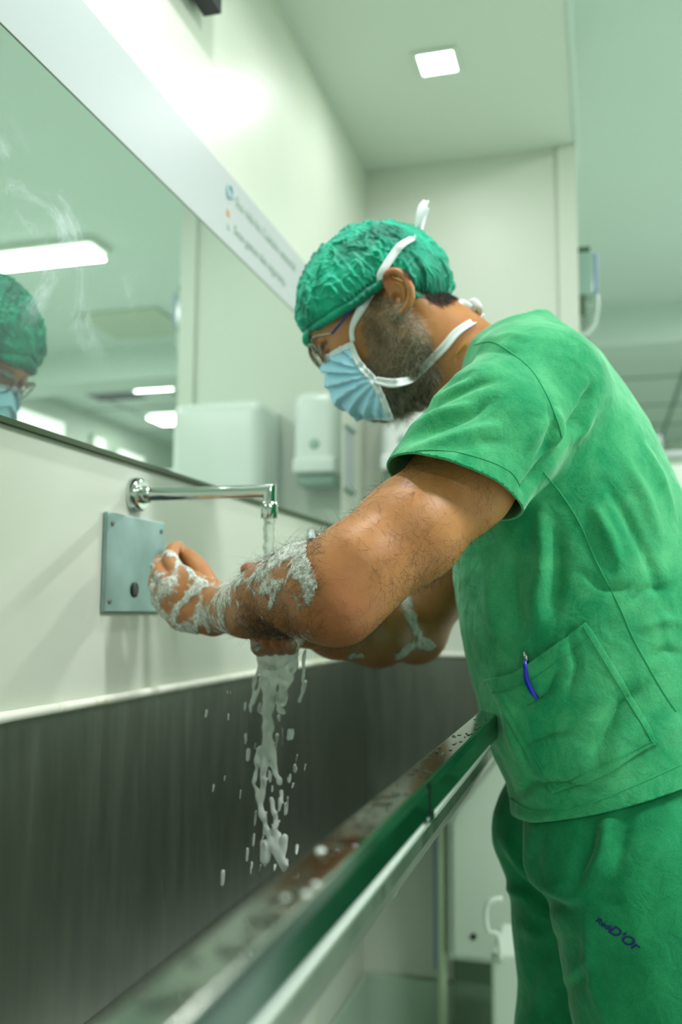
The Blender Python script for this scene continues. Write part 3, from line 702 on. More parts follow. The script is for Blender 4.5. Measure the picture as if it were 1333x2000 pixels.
# small anatomical relief: forearm and upper-arm muscle swells, skin unevenness
def vnoise(V, s, seed=0, st_=(1, 1, 1)):
    out = np.empty(len(V)); o = Vector((seed * 3.1, seed * 7.7, seed * 1.3))
    for i, v in enumerate(V): out[i] = noise.noise(Vector((v[0] * s * st_[0], v[1] * s * st_[1], v[2] * s * st_[2])) + o)
    return out
L = hl(BV)
is_head = (BV[:, 2] > 1.33) & (np.abs(BV[:, 1] - HC[1]) < .12) & (L[:, 0] > -.14)
arm_m = (BV[:, 0] < .50) & ~is_head & (BV[:, 2] > 1.0)
nz = np.zeros(len(BV)); idx_a = np.where(arm_m | is_head)[0]; nz[idx_a] = vnoise(BV[idx_a], 28)
BV += BN * (nz * .0008)[:, None]
# attribute: R redness, G stubble / beard shade, B dark
tone = np.zeros((len(BV), 4)); tone[:, 3] = 1
def pxd(poly, P=None):
    P = BPX if P is None else P; poly = np.asarray(poly, float); d = np.full(len(P), 1e9)
    for a, b in zip(poly[:-1], poly[1:]):
        ab = b - a; t = np.clip(((P - a) @ ab) / (ab @ ab + 1e-9), 0, 1); d = np.minimum(d, np.linalg.norm(P - a - t[:, None] * ab, axis=1))
    return d
def inpoly(P, poly):
    poly = np.asarray(poly, float); r = np.zeros(len(P), bool); j = len(poly) - 1
    for i in range(len(poly)):
        (xi, yi), (xj, yj) = poly[i], poly[j]
        r ^= ((yi > P[:, 1]) != (yj > P[:, 1])) & (P[:, 0] < (xj - xi) * (P[:, 1] - yi) / (yj - yi + 1e-12) + xi); j = i
    return r
elb = np.exp(-(np.linalg.norm(BV - W(668, 1200, .83), axis=1) / .04) ** 2); tone[:, 0] += .55 * elb
tone[:, 0] += np.where(is_head, .45 * np.exp(-((L[:, 0] + .030) ** 2 + (L[:, 1] + .003) ** 2) / .0009) * (np.abs(L[:, 2]) > .075), 0)
tone[:, 0] += .6 * (np.linalg.norm(BV - W(484, 1113, 1.05), axis=1) < .02) + .5 * ((BPX[:, 1] > 1245) & (BPX[:, 0] < 590) & (BV[:, 0] < .3))
# beard region in head-local side view (a, b), both sides
beard_poly = [(.012, .012), (-.008, .008), (-.018, -.03), (-.034, -.065), (-.030, -.10), (-.010, -.145), (.05, -.16), (.11, -.15), (.13, -.09), (.118, -.06), (.08, -.07), (.048, -.068), (.036, -.045), (.020, -.02)]
beard_in = inpoly(L[:, :2], beard_poly) & is_head & (np.abs(L[:, 2]) < .086)
tone[:, 1] = np.where(beard_in, .55, 0)
# eye line, brow
tone[:, 1] = np.maximum(tone[:, 1], np.where(is_head, .8 * np.exp(-((L[:, 0] - .094) / .012) ** 2 - ((L[:, 1] - .013) / .0045) ** 2) * (np.abs(np.abs(L[:, 2]) - .03) < .022), 0))
tone[:, 2] = np.where(is_head & (np.abs(np.abs(L[:, 2]) - .035) < .014) & (np.abs(L[:, 1] + .0135) < .0035) & (L[:, 0] > .078), .85, 0)
tone[:, 2] = np.maximum(tone[:, 2], np.where(is_head & (np.linalg.norm(L - np.append(HP(776, 583, .0)[:2], 0) * [1, 1, 0] - np.array([0, 0, .083]) , axis=1) < .007), .45, 0))  # shade of the ear hollow put into the skin colour
_np = [tuple(HP(x, y, .045)[:2]) for x, y in ((798, 540), (822, 550), (852, 560), (884, 560), (880, 584), (862, 597), (840, 591), (820, 574), (802, 558))]
tone[:, 2] = np.maximum(tone[:, 2], np.where(is_head & inpoly(L[:, :2], _np), .8, 0))
tone = relax(tone, BQ, 2, .5)
me = np_mesh('body', BV, BQ); ca = me.color_attributes.new('tone', 'FLOAT_COLOR', 'POINT'); ca.data.foreach_set('color', np.clip(tone, 0, 1).astype(np.float32).ravel())
body = set_parent(link('body', me, m_('skin')), person)

# ------------------------------------------------------------------ strands of hair as thin tapered blades
def strands(name, P, N, D, length, width, mat, parent, seg=4, curl=.4, lift=.45, jitter=.35, thick=3, label=None):
    Vs, Qs = [], []; n = len(P); k = seg + 1
    N = np.asarray(N, float); D = np.asarray(D, float)
    D = D - N * (D * N).sum(1)[:, None]; D += rng.normal(0, jitter, D.shape); D /= np.linalg.norm(D, axis=1)[:, None]
    S_ = np.cross(N, D); S_ /= np.linalg.norm(S_, axis=1)[:, None] + 1e-9
    Ls = length * rng.uniform(.55, 1.2, n); c1 = rng.normal(0, curl, n); lf = lift * rng.uniform(.5, 1.3, n)
    pts = np.empty((n, k, 3))
    for j in range(k):
        t = j / seg
        pts[:, j] = P + (D * t + N * (lf * (t - .55 * t * t))[:, None] + S_ * (c1 * t * t)[:, None]) * Ls[:, None]
    T = np.gradient(pts, axis=1); T /= np.linalg.norm(T, axis=2)[..., None] + 1e-12
    A = np.cross(T, N[:, None, :]); A /= np.linalg.norm(A, axis=2)[..., None] + 1e-9; B = np.cross(T, A)
    V = np.empty((n, k, 3, 3))
    for j in range(k):
        wj = width * (1 - .8 * j / seg)
        for m in range(3):
            a = 2 * math.pi * m / 3; V[:, j, m] = pts[:, j] + (A[:, j] * math.cos(a) + B[:, j] * math.sin(a)) * wj
    base = (np.arange(n) * k * 3)[:, None, None]; jj = (np.arange(seg) * 3)[None, :, None]; mm_ = np.arange(3)[None, None, :]; m2 = (np.arange(3) + 1) % 3
    Q = np.stack([base + jj + mm_, base + jj + m2[None, None, :], base + jj + 3 + m2[None, None, :], base + jj + 3 + mm_], -1).reshape(-1, 4)
    o = link(name, np_mesh(name, V.reshape(-1, 3), Q), mat)
    if parent is not None: set_parent(o, parent)
    o['kind'] = 'stuff'
    if label: o['label'] = label
    return o
def pick(mask, n, weight=None):
    I = np.where(mask)[0]; p = None
    if weight is not None: p = weight[I]; p = p / p.sum()
    return rng.choice(I, n, p=p, replace=True)
def jit(I, s): return BV[I] + rng.normal(0, s, (len(I), 3)) * 1.0
# ================================================================== scrub top
SH = .0034
fs = Field(axis_grid([(.29, .82, SH)]), axis_grid([(.81, 1.50, SH)]), axis_grid([(.80, 1.52, SH)]))
# torso as stacked elliptical levels: z, front x, back x, half width
lev = np.array([[.80, .512, .775, .180], [.87, .505, .775, .186], [.89, .499, .775, .188], [.92, .484, .772, .187], [.97, .470, .768, .184], [1.06, .450, .762, .184], [1.14, .437, .752, .186],
                [1.25, .433, .722, .188], [1.33, .438, .688, .182], [1.38, .445, .660, .172], [1.42, .452, .634, .145], [1.45, .458, .606, .105], [1.475, .463, .582, .068], [1.50, .470, .56, .060]])
X, Y, Z = np.meshgrid(fs.ax, fs.ay, fs.az, indexing='ij')
zf = lambda c: np.interp(fs.az, lev[:, 0], lev[:, c])
cx_, ax2, by = (zf(1) + zf(2)) / 2, (zf(2) - zf(1)) / 2, zf(3)
q = np.sqrt(((X - cx_) / ax2) ** 2 + (np.abs(Y - 1.22) / by) ** 2.3 + 1e-9)
fs.F = ((q - 1) * np.minimum(ax2, by)).astype(np.float32); del q
# rounded shoulders
fs.cone((.545, 1.10, 1.375), (.545, 1.34, 1.375), .062, .062, .05)
# sleeves: near (his left), far (his right)
Ls1 = W(892, 945, .957); Ld = (Ls1 - LS) / np.linalg.norm(Ls1 - LS)
fs.cone(LS + np.array([.012, .012, .005]), LS * .5 + Ls1 * .5 + np.array([.003, -.004, .002]), .076, .072, .03)
Le2 = W(846, 1004, .918); fs.cone(LS * .5 + Ls1 * .5 + np.array([.003, -.012, .002]), Ls1, .073, .069, .02); fs.cone(Ls1, Le2, .068, .068, .02)
Rs1 = RS + (RE - RS) * .58; Rd = (RE - RS) / np.linalg.norm(RE - RS)
fs.cone(RS + np.array([.012, -.012, .005]), Rs1 + Rd * .03, .074, .064, .03)
# neck hole region: carve so the collar opens around the neck
SV, SQ = fs.mesh(); del fs
SV = relax(SV, SQ, 8, .5)
SN = normals_of(SV, SQ); SP = proj(SV)
# folds drawn in the side view (only where the cloth faces the lens side) plus broad cloth waviness
face = sstep(-SN[:, 1], -.05, .35) * (SV[:, 1] < 1.22)
def fold(V_N, P, face_, poly, amp, wid, taper=True):
    poly = np.asarray(poly, float); d = np.full(len(P), 1e9); tt = np.zeros(len(P)); n = len(poly) - 1
    for i, (a, b) in enumerate(zip(poly[:-1], poly[1:])):
        ab = b - a; t = np.clip(((P - a) @ ab) / (ab @ ab), 0, 1); di = np.linalg.norm(P - a - t[:, None] * ab, axis=1); m = di < d; d[m] = di[m]; tt[m] = ((i + t) / n)[m]
    tp = np.sin(np.clip(tt, .02, .98) * math.pi) ** .6 if taper else 1.0
    return amp * np.exp(-(d / wid) ** 2) * tp * face_
D = np.zeros(len(SV))
for poly, amp, wid in [
    ([(792, 868), (850, 838), (915, 812), (965, 780)], -.0045, 11), ([(796, 845), (860, 812), (930, 790)], .0035, 10), ([(822, 808), (870, 778), (930, 752), (975, 742)], -.0035, 10),
    ([(805, 880), (870, 862), (930, 842), (985, 830)], .0028, 10), ([(840, 770), (880, 745), (925, 730)], -.0028, 9), ([(870, 880), (940, 862), (1000, 865)], -.0026, 8),
    ([(1085, 795), (1092, 840), (1078, 880)], .0042, 12), ([(1072, 790), (1080, 830), (1066, 870), (1040, 905)], -.0030, 8), ([(1030, 880), (1050, 845), (1072, 815)], .0025, 8),
    ([(1100, 862), (1122, 832), (1140, 800), (1158, 755)], -.0075, 10), ([(1112, 872), (1138, 835), (1160, 790)], .0040, 13), ([(1098, 866), (1062, 908), (1030, 950), (1020, 965)], -.0055, 11),
    ([(930, 690), (960, 680), (1010, 690)], -.0025, 8), ([(960, 665), (1000, 655), (1040, 660)], .0022, 8),
    ([(1052, 990), (1062, 1080), (1050, 1180), (1056, 1250)], .0048, 20), ([(1085, 1020), (1090, 1110), (1080, 1200)], -.0045, 16), ([(1005, 1060), (1000, 1150), (1010, 1240)], -.0040, 20), ([(960, 1100), (962, 1180), (975, 1260)], .0035, 18),
    ([(1155, 980), (1190, 1050), (1215, 1120)], .0038, 14), ([(1180, 940), (1225, 1010), (1265, 1090), (1300, 1180)], -.0036, 13), ([(1220, 900), (1262, 975), (1290, 1060)], .0036, 14), ([(1250, 860), (1290, 930), (1320, 1010)], .0030, 8),
    ([(1140, 1120), (1185, 1150), (1240, 1150)], -.0030, 9), ([(1230, 1180), (1270, 1150), (1320, 1150)], -.0030, 9), ([(1250, 1230), (1290, 1210), (1333, 1215)], .0030, 10), ([(1265, 1290), (1300, 1270), (1340, 1280)], -.0030, 9),
    ([(1010, 1390), (1070, 1350), (1090, 1300)], -.0030, 12), ([(1020, 1460), (1075, 1435), (1120, 1430)], -.0036, 10), ([(1150, 1480), (1190, 1420), (1215, 1370), (1260, 1340)], -.0055, 16), ([(1180, 1500), (1215, 1450), (1260, 1400)], .0035, 15),
    ([(1110, 1240), (1128, 1300), (1110, 1360)], -.0030, 9), ([(985, 1350), (1000, 1430), (1030, 1500)], .0035, 14), ([(1000, 1560), (1040, 1530), (1110, 1530), (1180, 1545)], -.0040, 12), ([(1000, 1585), (1050, 1600), (1100, 1590)], .0030, 10),
    ([(1240, 1500), (1290, 1440), (1333, 1400)], .0035, 14), ([(950, 1450), (975, 1500), (1005, 1560)], -.0030, 12)]:
    D += fold(SN, SP, face, poly, amp * 2.1, wid * .85)
D += .0030 * vnoise(SV, 9, 1, (1, 1, .55)) + .0018 * vnoise(SV, 22, 2, (1, 1, .7)) + .0009 * vnoise(SV, 48, 3)
SV = SV + SN * D[:, None]
SV = relax(SV, SQ, 2, .35)
me = np_mesh('scrub_top', SV, SQ)
bm = bmesh.new(); bm.from_mesh(me)
def cut(bm, co, no, region):
    """open the garment along a plane, only within the given region"""
    co, no = Vector(co), Vector(no).normalized()
    fs_ = [f for f in bm.faces if region(f.calc_center_median())]
    g = list({v for f in fs_ for v in f.verts}) + list({e for f in fs_ for e in f.edges}) + fs_
    bmesh.ops.bisect_plane(bm, geom=g, plane_co=co, plane_no=no, dist=1e-6)
    kill = [f for f in bm.faces if (f.calc_center_median() - co).dot(no) > 0 and region(f.calc_center_median())]
    bmesh.ops.delete(bm, geom=kill, context='FACES')
# hem: plane falling towards the front
cut(bm, (.565, 1.05, .874), (.30, 0, -.95), lambda c: c.z < .99)
# near cuff through (775,915) and (1000,985), far cuff square to the arm
pA, pB = Vector(W(777, 914, .935)), Vector(W(1003, 992, .960)); up = Vector((.02, 1, -.27)).normalized(); nC = (pB - pA).cross(up); nC = nC if nC.dot(Vector(Ld)) > 0 else -nC
cl = Vector(Ls1)
cut(bm, (pA + pB) / 2, nC, lambda c: (c - cl).length < .098 and c.y < 1.036 and (c.x < .512 or c.y < 1.02))
cr = Vector(Rs1)
cut(bm, cr, Vector(Rd), lambda c: (c - cr).length < .11 and c.x < .455 and c.y > 1.29)
# neck opening
NK = Vector((.517, 1.22, 1.470)); nn = Vector((-.42, 0, .91))
cut(bm, NK - Vector((0, 0, .004)), nn, lambda c: c.z > 1.40 and abs(c.y - 1.22) < .14)
loose = [v for v in bm.verts if not v.link_faces]; bmesh.ops.delete(bm, geom=loose, context='VERTS')
# keep the largest island
seen = set(); best = []
for v in bm.verts:
    if v.index in seen or v in seen: continue
    st_ = [v]; comp = []; seen.add(v)
    while st_:
        x = st_.pop(); comp.append(x)
        for e in x.link_edges:
            o_ = e.other_vert(x)
            if o_ not in seen: seen.add(o_); st_.append(o_)
    if len(comp) > len(best): best = comp
bs = set(best); bmesh.ops.delete(bm, geom=[v for v in bm.verts if v not in bs], context='VERTS')
bmesh.ops.recalc_face_normals(bm, faces=bm.faces)
shirt_bvh = BVHTree.FromBMesh(bm)
bm.to_mesh(me); bm.free(); me.polygons.foreach_set('use_smooth', [True] * len(me.polygons))
shirt = set_parent(link('scrub_top', me, m_('scrub_top')), person); so = shirt.modifiers.new('s', 'SOLIDIFY'); so.thickness = .0026; so.offset = -.8
def sub(o, par):   # a sub-part of a child of the person
    o.parent = par; o.matrix_parent_inverse = Matrix.Translation(-Vector(person.location)) @ Matrix.Translation(Vector((0, 0, 0))); 
    o.matrix_parent_inverse = (Matrix.Translation(Vector(person.location)) @ par.matrix_parent_inverse).inverted(); return o
def hit(bvh, px, py, off=0.0):
    r = Vector(ray(px, py)).normalized(); loc, nrm, i, d = bvh.ray_cast(Vector(CAM), r)
    if loc is None: return None, None
    if nrm.dot(r) > 0: nrm = -nrm
    return loc + nrm * off, nrm
def seam(name, bvh, poly, r, mat, par, off=.0004, n=60, label=None):
    P = [hit(bvh, x, y, off)[0] for x, y in spline(np.array([(*p, 0) for p in poly]), n)[:, :2]]; P = [tuple(p) for p in P if p is not None]
    if len(P) < 4: return
    P = np.array(P); 
    V, F = tube_vf(P, r, 6); o = link(name, mesh_from(name, V, F), mat); sub(o, par)
    if label: o['label'] = label
    return o
seam('seam', shirt_bvh, [(928, 674), (962, 668), (1000, 690), (1040, 725), (1072, 780), (1092, 830), (1098, 855)], .0009, m_('seam_thread'), shirt)
seam('seam', shirt_bvh, [(1062, 922), (1100, 970), (1134, 1025), (1164, 1094), (1208, 1180), (1243, 1258), (1293, 1347), (1321, 1389)], .0009, m_('seam_thread'), shirt)
seam('stitching', shirt_bvh, [(793, 893), (824, 880), (889, 883), (953, 900), (998, 922), (1016, 948)], .0007, m_('seam_thread'), shirt, n=50)
seam('stitching', shirt_bvh, [(995, 1558), (1035, 1580), (1073, 1584), (1115, 1581), (1215, 1545), (1333, 1492)], .0007, m_('seam_thread'), shirt)
# patch pocket following the cloth
TL, TR, BR_, BL = np.array([950, 1327.]), np.array([1144, 1215.]), np.array([1286, 1452.]), np.array([1080, 1551.])
top = spline(np.array([(950., 1327, 0), (1016, 1311, 0), (1069, 1272, 0), (1144, 1215, 0)]), 61)[:, :2]
bot = spline(np.array([(1080., 1551, 0), (1165, 1521, 0), (1230, 1484, 0), (1286, 1452, 0)]), 61)[:, :2]
lef = spline(np.array([(950., 1327, 0), (1000, 1420, 0), (1040, 1490, 0), (1080, 1551, 0)]), 61)[:, :2]
rig = spline(np.array([(1144., 1215, 0), (1165, 1244, 0), (1233, 1357, 0), (1286, 1452, 0)]), 61)[:, :2]
n = 61; V, F = [], []; pocket_ok = True
for j in range(n):
    v = j / (n - 1)
    for i in range(n):
        u = i / (n - 1)
        p = (1 - v) * top[i] + v * bot[i] + (1 - u) * lef[j] + u * rig[j] - ((1 - u) * (1 - v) * TL + u * (1 - v) * TR + (1 - u) * v * BL + u * v * BR_)
        bulge = .0026 + (.0060 * math.sin(math.pi * u) + .004 * math.exp(-((u - .38) / .14) ** 2)) * math.exp(-(v / .25) ** 2) - (.0004 if min(u, 1 - u, 1 - v) < .02 else 0)
        l, nr = hit(shirt_bvh, *p, bulge); V.append(l if l is not None else V[-1])
for j in range(n - 1):
    for i in range(n - 1): F.append((j * n + i, j * n + i + 1, (j + 1) * n + i + 1, (j + 1) * n + i))
pk_me = mesh_from('pocket', V, F); pocket = link('pocket', pk_me, m_('scrub_top')); sub(pocket, shirt); so = pocket.modifiers.new('s', 'SOLIDIFY'); so.thickness = .0011; so.offset = 0
pocket_bvh = BVHTree.FromPolygons([Vector(v) for v in V], F)
def inset_line(a, b, off):
    a, b = np.array(a, float), np.array(b, float); d = (b - a) / np.linalg.norm(b - a); nrm = np.array([-d[1], d[0]]); c = np.array([1115, 1385.]); nrm *= np.sign((c - a) @ nrm); return a + nrm * off + d * 6, b + nrm * off - d * 6
for a, b in ((TL, BL), (TR, BR_), (BL, BR_)):
    p, q_ = inset_line(a, b, 8); seam('stitching', pocket_bvh, [tuple(p * (1 - t) + q_ * t) for t in (0, .33, .66, 1)], .0005, m_('seam_thread'), shirt, off=.0012, n=40)
p, q_ = inset_line(TL, TR, 27); seam('stitching', pocket_bvh, [(962, 1352), (1025, 1336), (1082, 1298), (1158, 1242)], .0005, m_('seam_thread'), shirt, off=.0012, n=40)
# collar band
ang = np.linspace(0, 2 * math.pi, 60, endpoint=False)

# ================================================================== trousers
TH = .0045
ft = Field(axis_grid([(.40, .86, TH)]), axis_grid([(.94, 1.50, TH)]), axis_grid([(.02, .50, .012), (.50, .96, TH)]))
ft.ell((.632, 1.22, .90), (.128, .172, .105), k=.03)
ft.chain([HIP_L + np.array([-.012, .0, -.015]), KNEE_L + np.array([0, 0, .08]), KNEE_L, ANK_L + np.array([0, 0, -.03])], [.107, .088, .082, .070], .03)
ft.chain([HIP_R + np.array([-.008, .0, -.015]), KNEE_R + np.array([0, 0, .08]), KNEE_R, ANK_R + np.array([0, 0, -.03])], [.112, .094, .084, .070], .03)
ft.cone((.580, 1.11, .835), (.62, 1.09, .80), .050, .06, .03); ft.cone((.535, 1.30, .80), (.60, 1.31, .80), .062, .07, .03)
TV, TQ = ft.mesh(); del ft
TV = relax(TV, TQ, 6, .5); TN = normals_of(TV, TQ); TP = proj(TV)
face = sstep(-TN[:, 1], -.2, .35)
D = np.zeros(len(TV))
for poly, amp, wid in [
    ([(985, 1640), (1020, 1690), (1060, 1730), (1110, 1752), (1145, 1748)], .007, 14), ([(975, 1665), (1010, 1720), (1060, 1762), (1120, 1780)], -.008, 15), ([(1050, 1640), (1040, 1700), (1080, 1745)], -.004, 13),
    ([(1160, 1600), (1150, 1660), (1120, 1720)], -.007, 16), ([(1190, 1590), (1180, 1650), (1150, 1720)], .006, 16), ([(1230, 1580), (1215, 1640), (1200, 1720)], -.005, 16), ([(1333, 1590), (1290, 1640), (1240, 1690), (1185, 1730)], .006, 22),
    ([(1150, 1740), (1185, 1748), (1215, 1765)], -.005, 9), ([(1145, 1790), (1148, 1850), (1160, 1930), (1190, 2010)], .004, 12),
    ([(1010, 1990), (1040, 1900), (1090, 1820), (1130, 1790)], -.004, 18), ([(1100, 1930), (1130, 1890), (1155, 1870)], .004, 12), ([(1000, 1800), (1060, 1830), (1130, 1800)], .004, 18), ([(1060, 1990), (1100, 1940), (1150, 1900)], -.004, 15),
    ([(970, 1720), (1010, 1745), (1055, 1760)], .004, 9)]:
    D += fold(TN, TP, face, poly, amp * 1.5, wid * .9)
D += .0040 * vnoise(TV, 8, 5, (1, 1, .5)) + .0022 * vnoise(TV, 20, 6, (1, 1, .6)) + .0008 * vnoise(TV, 46, 7)
TV = relax(TV + TN * D[:, None], TQ, 2, .35)
me = np_mesh('trousers', TV, TQ); bm = bmesh.new(); bm.from_mesh(me)
cut(bm, (0, 0, .055), (0, 0, -1), lambda c: c.z < .15); cut(bm, (0, 0, .955), (0, 0, 1), lambda c: c.z > .9)
trouser_bvh = BVHTree.FromBMesh(bm); bm.to_mesh(me); bm.free(); me.polygons.foreach_set('use_smooth', [True] * len(me.polygons))
trousers = set_parent(link('trousers', me, m_('scrub_trousers')), person); so = trousers.modifiers.new('s', 'SOLIDIFY'); so.thickness = .0026; so.offset = -.8
# embroidered mark on the thigh
l, nr = hit(trouser_bvh, 1166, 1800, .0012); l2, _ = hit(trouser_bvh, 1218, 1836, .0012)
if l is not None and l2 is not None:
    xd = (l2 - l).normalized(); yd = nr.cross(xd).normalized()
    for txt, sz, px_, py_ in (('Rede', .0088, 1163, 1798), ("D'Or", .0145, 1187, 1818)):
        lb, nb = hit(trouser_bvh, px_, py_, .0); o = text_obj('embroidery', txt, sz, tuple(lb), xd, yd, m_('thread_blue'), None, 0, .35, .00025)
        for v in o.data.vertices:
            q_, n_, i_, d_ = trouser_bvh.find_nearest(v.co)
            if q_ is not None: n_ = n_ if n_.dot(v.co - Vector(CAM)) < 0 else -n_; v.co = q_ + n_ * .0012
        sub(o, trousers)
    try:
        P = []
        for a in np.linspace(0, 2 * math.pi, 26):
            h_, _n = hit(trouser_bvh, 1194 + 10 * math.cos(a), 1800 + 9 * math.sin(a), .0012); P.append(tuple(h_))
    except Exception: pass
# shoes (below the frame)
for an in (ANK_L, ANK_R):
    f = Field(axis_grid([(an[0] - .21, an[0] + .08, .006)]), axis_grid([(an[1] - .07, an[1] + .07, .006)]), axis_grid([(-.004, .12, .006)]))
    f.cone((an[0] + .02, an[1], .05), (an[0] - .13, an[1], .038), .048, .036, .02); f.cone((an[0] - .10, an[1], .03), (an[0] - .155, an[1], .028), .044, .030, .02)
    f.F = np.maximum(f.F, np.broadcast_to((.001 - f.az).astype(np.float32), f.F.shape)); v, q = f.mesh()
    set_parent(link('shoe', np_mesh('shoe', v, q), m_('shoe')), person)

# ================================================================== cap
CE = np.array([-.003, .013, 0]); CR = np.array([.1105, .1015, .0895])
brim = [(-180, HP(888, 590, 0))]
# brim line: angle round the head (0 = front, 90 = his left) -> elevation seen from the cap centre
def elev(p): q = (np.asarray(p) - CE) / CR; return math.degrees(math.atan2(q[1], math.hypot(q[0], q[2]))), math.degrees(math.atan2(q[2], q[0]))
pts = [HP(596, 662, 0.0), HP(608, 648, .028), HP(650, 622, .055), HP(700, 592, .074), HP(738, 560, .083), HP(768, 526, .086), HP(806, 546, .085), HP(836, 577, .072), HP(864, 599, .042), HP(878, 606, 0.0)]
ev = sorted((elev(p)[1], elev(p)[0]) for p in pts); ev[0] = (min(ev[0][0], 0), ev[0][1]); ev[-1] = (180, ev[-1][1])
EA, EE = [e[0] for e in ev], [e[1] for e in ev]
print('brim', [(round(a), round(b)) for a, b in ev])
nu, nv = 640, 150; V = []
for j in range(nv + 1):
    t = j / nv
    for i in range(nu):
        th_ = -180 + 360 * i / nu; e0 = np.interp(abs(th_), EA, EE); ph = e0 + (90 - e0) * t ** 1.0
        a, e = math.radians(th_), math.radians(ph)
        d = np.array([math.cos(e) * math.cos(a), math.sin(e), math.cos(e) * math.sin(a)])
        nz_ = noise.noise(Vector((math.cos(a) * 5, math.sin(a) * 5, t * 1.2))); n2 = noise.noise(Vector((math.cos(a) * 13, math.sin(a) * 13, t * 2.2 + 9)))
        n3 = noise.noise(Vector((d[0] * 6, d[1] * 6, d[2] * 6 + 4)))
        n4 = noise.noise(Vector((d[0] * 4 + 3, d[1] * 4, d[2] * 4)))
        gather = math.exp(-t / .10)
        r_ = .985 + .030 * n4 + .030 * abs(nz_) * (1 - t) * min(1, t * 8) - .034 * abs(n2) * (.35 + .65 * math.exp(-t / .5)) * min(1, t * 6) - .02 * abs(n3)
        nA = noise.noise(Vector((math.cos(a) * 2.6 + 2, math.sin(a) * 2.6, t * 1.1 + n3 * .8))); nB = noise.noise(Vector((d[0] * 5 + 5, d[1] * 5, d[2] * 5)))
        r_ += (.042 * max(0, 1 - 6 * abs(nA)) ** 1.3 + .018 * max(0, 1 - 7 * abs(nB)) ** 1.5) * min(1, t * 7)
        r_ += .045 * math.exp(-((t - .16) / .12) ** 2) * (sstep(np.float64(abs(th_)), 95., 135.)) + .010 * math.exp(-((t - .20) / .16) ** 2)
        r_ -= .075 * math.exp(-(t / .045) ** 2)          # elastic pulls in
        r_ += .012 * math.exp(-((t - .052) / .02) ** 2) * math.sin(th_ * 1.9) + .010 * math.exp(-(t / .02) ** 2) * math.sin(th_ * 2.3) 
        if t > .06: r_ = max(r_, .975)
        q = CE + d * CR * r_
        q[1] += -.006 * math.exp(-(t / .03) ** 2) * 0
        V.append(H(*q))
F = [(j * nu + i, j * nu + (i + 1) % nu, (j + 1) * nu + (i + 1) % nu, (j + 1) * nu + i) for j in range(nv) for i in range(nu)]
cap = set_parent(link('surgical_cap', mesh_from('surgical_cap', V, F), m_('cap_fabric')), person); so = cap.modifiers.new('s', 'SOLIDIFY'); so.thickness = .0012; so.offset = -1
cap['label'] = 'gathered bouffant cap in bright sea green'
cap_bvh = BVHTree.FromPolygons([Vector(v) for v in V], F)
# frilled elastic edge band, hanging lower at brow and nape
V = []; nb = 480; m = 9
for i in range(nb):
    th_ = -180 + 360 * i / nb; e0 = np.interp(abs(th_), EA, EE); a = math.radians(th_)
    front = math.exp(-(th_ / 26) ** 2); back = math.exp(-((180 - abs(th_)) / 48) ** 2)
    hgt = .013 + .014 * front + .020 * back
    for k in range(m + 1):
        s = k / m; e = math.radians(e0 + 4.5 - s * (hgt / .105) * 57 )
        d = np.array([math.cos(e) * math.cos(a), math.sin(e), math.cos(e) * math.sin(a)])
        r_ = .935 + .055 * math.sin(s * math.pi) * (1 + .6 * back + .5 * front) + (.012 + .012 * front) * s * math.sin(th_ * 1.35 + 3 * noise.noise(Vector((th_ * .05, 0, 0)))) + .012 * noise.noise(Vector((th_ * .12, s * 2, 3))) 
        V.append(H(*(CE + d * CR * r_)))
F = [(i * (m + 1) + k, ((i + 1) % nb) * (m + 1) + k, ((i + 1) % nb) * (m + 1) + k + 1, i * (m + 1) + k + 1) for i in range(nb) for k in range(m)]
o = link('elastic_edge', mesh_from('elastic_edge', V, F), m_('cap_fabric')); sub(o, cap); so = o.modifiers.new('s', 'SOLIDIFY'); so.thickness = .0016; so.offset = 0

# ================================================================== hair at nape and sideburn, beard
L = hl(BV); near_head = is_head
npoly = [tuple(HP(x, y, .045)[:2]) for x, y in ((798, 540), (822, 550), (852, 560), (884, 560), (880, 586), (862, 600), (840, 594), (820, 577), (802, 560))]
nape = near_head & inpoly(L[:, :2], npoly)
print('nape', nape.sum())
I = pick(nape, 4200); strands('hair', jit(I, .0012), BN[I], np.tile(-HB + HA * -.25, (len(I), 1)), .0060, .00024, m_('hair_dark'), person, curl=.15, lift=.12, jitter=.12)
side = near_head & inpoly(L[:, :2], [(.026, .022), (-.006, .020), (-.014, -.012), (.016, -.020)]) & (np.abs(L[:, 2]) > .05)
I = pick(side, 700); strands('hair', jit(I, .001), BN[I], np.tile(-HB, (len(I), 1)), .009, .0002, m_('hair_dark'), person, lift=.25, jitter=.25)
wgt = beard_in * 1.0
dirb = -HB * .9 + HA * .15
for mat, n, ln in (('beard_grey', 6500, .0105), ('beard_light', 7000, .0110), ('beard_dark', 3600, .0100)):
    if mat == 'beard_dark': ww = wgt * (.25 + 1.2 * sstep(-L[:, 1], .08, .12) + .8 * sstep(L[:, 1], -.03, .0))
    elif mat == 'beard_light': ww = wgt * (.2 + sstep(-L[:, 1], .03, .06))
    else: ww = wgt
    I = pick(beard_in & (ww > .02), n, ww); low = sstep(-L[I, 1], .09, .13)
    strands('beard', jit(I, .0010), BN[I], np.tile(dirb, (len(I), 1)), 1.0 * ln * (1 + .9 * low), .00020, m_(mat), person, curl=.7, lift=.45, jitter=.45)
brow = near_head & (np.abs(L[:, 0] - .093) < .010) & (np.abs(L[:, 1] - .014) < .0045) & (np.abs(np.abs(L[:, 2]) - .032) < .02)
if brow.sum() > 10:
    I = pick(brow, 500); strands('eyebrow', jit(I, .0008), BN[I], np.sign(L[I, 2])[:, None] * HL[None, :] + HB * .3, .008, .0002, m_('hair_dark'), person, lift=.3, jitter=.2)

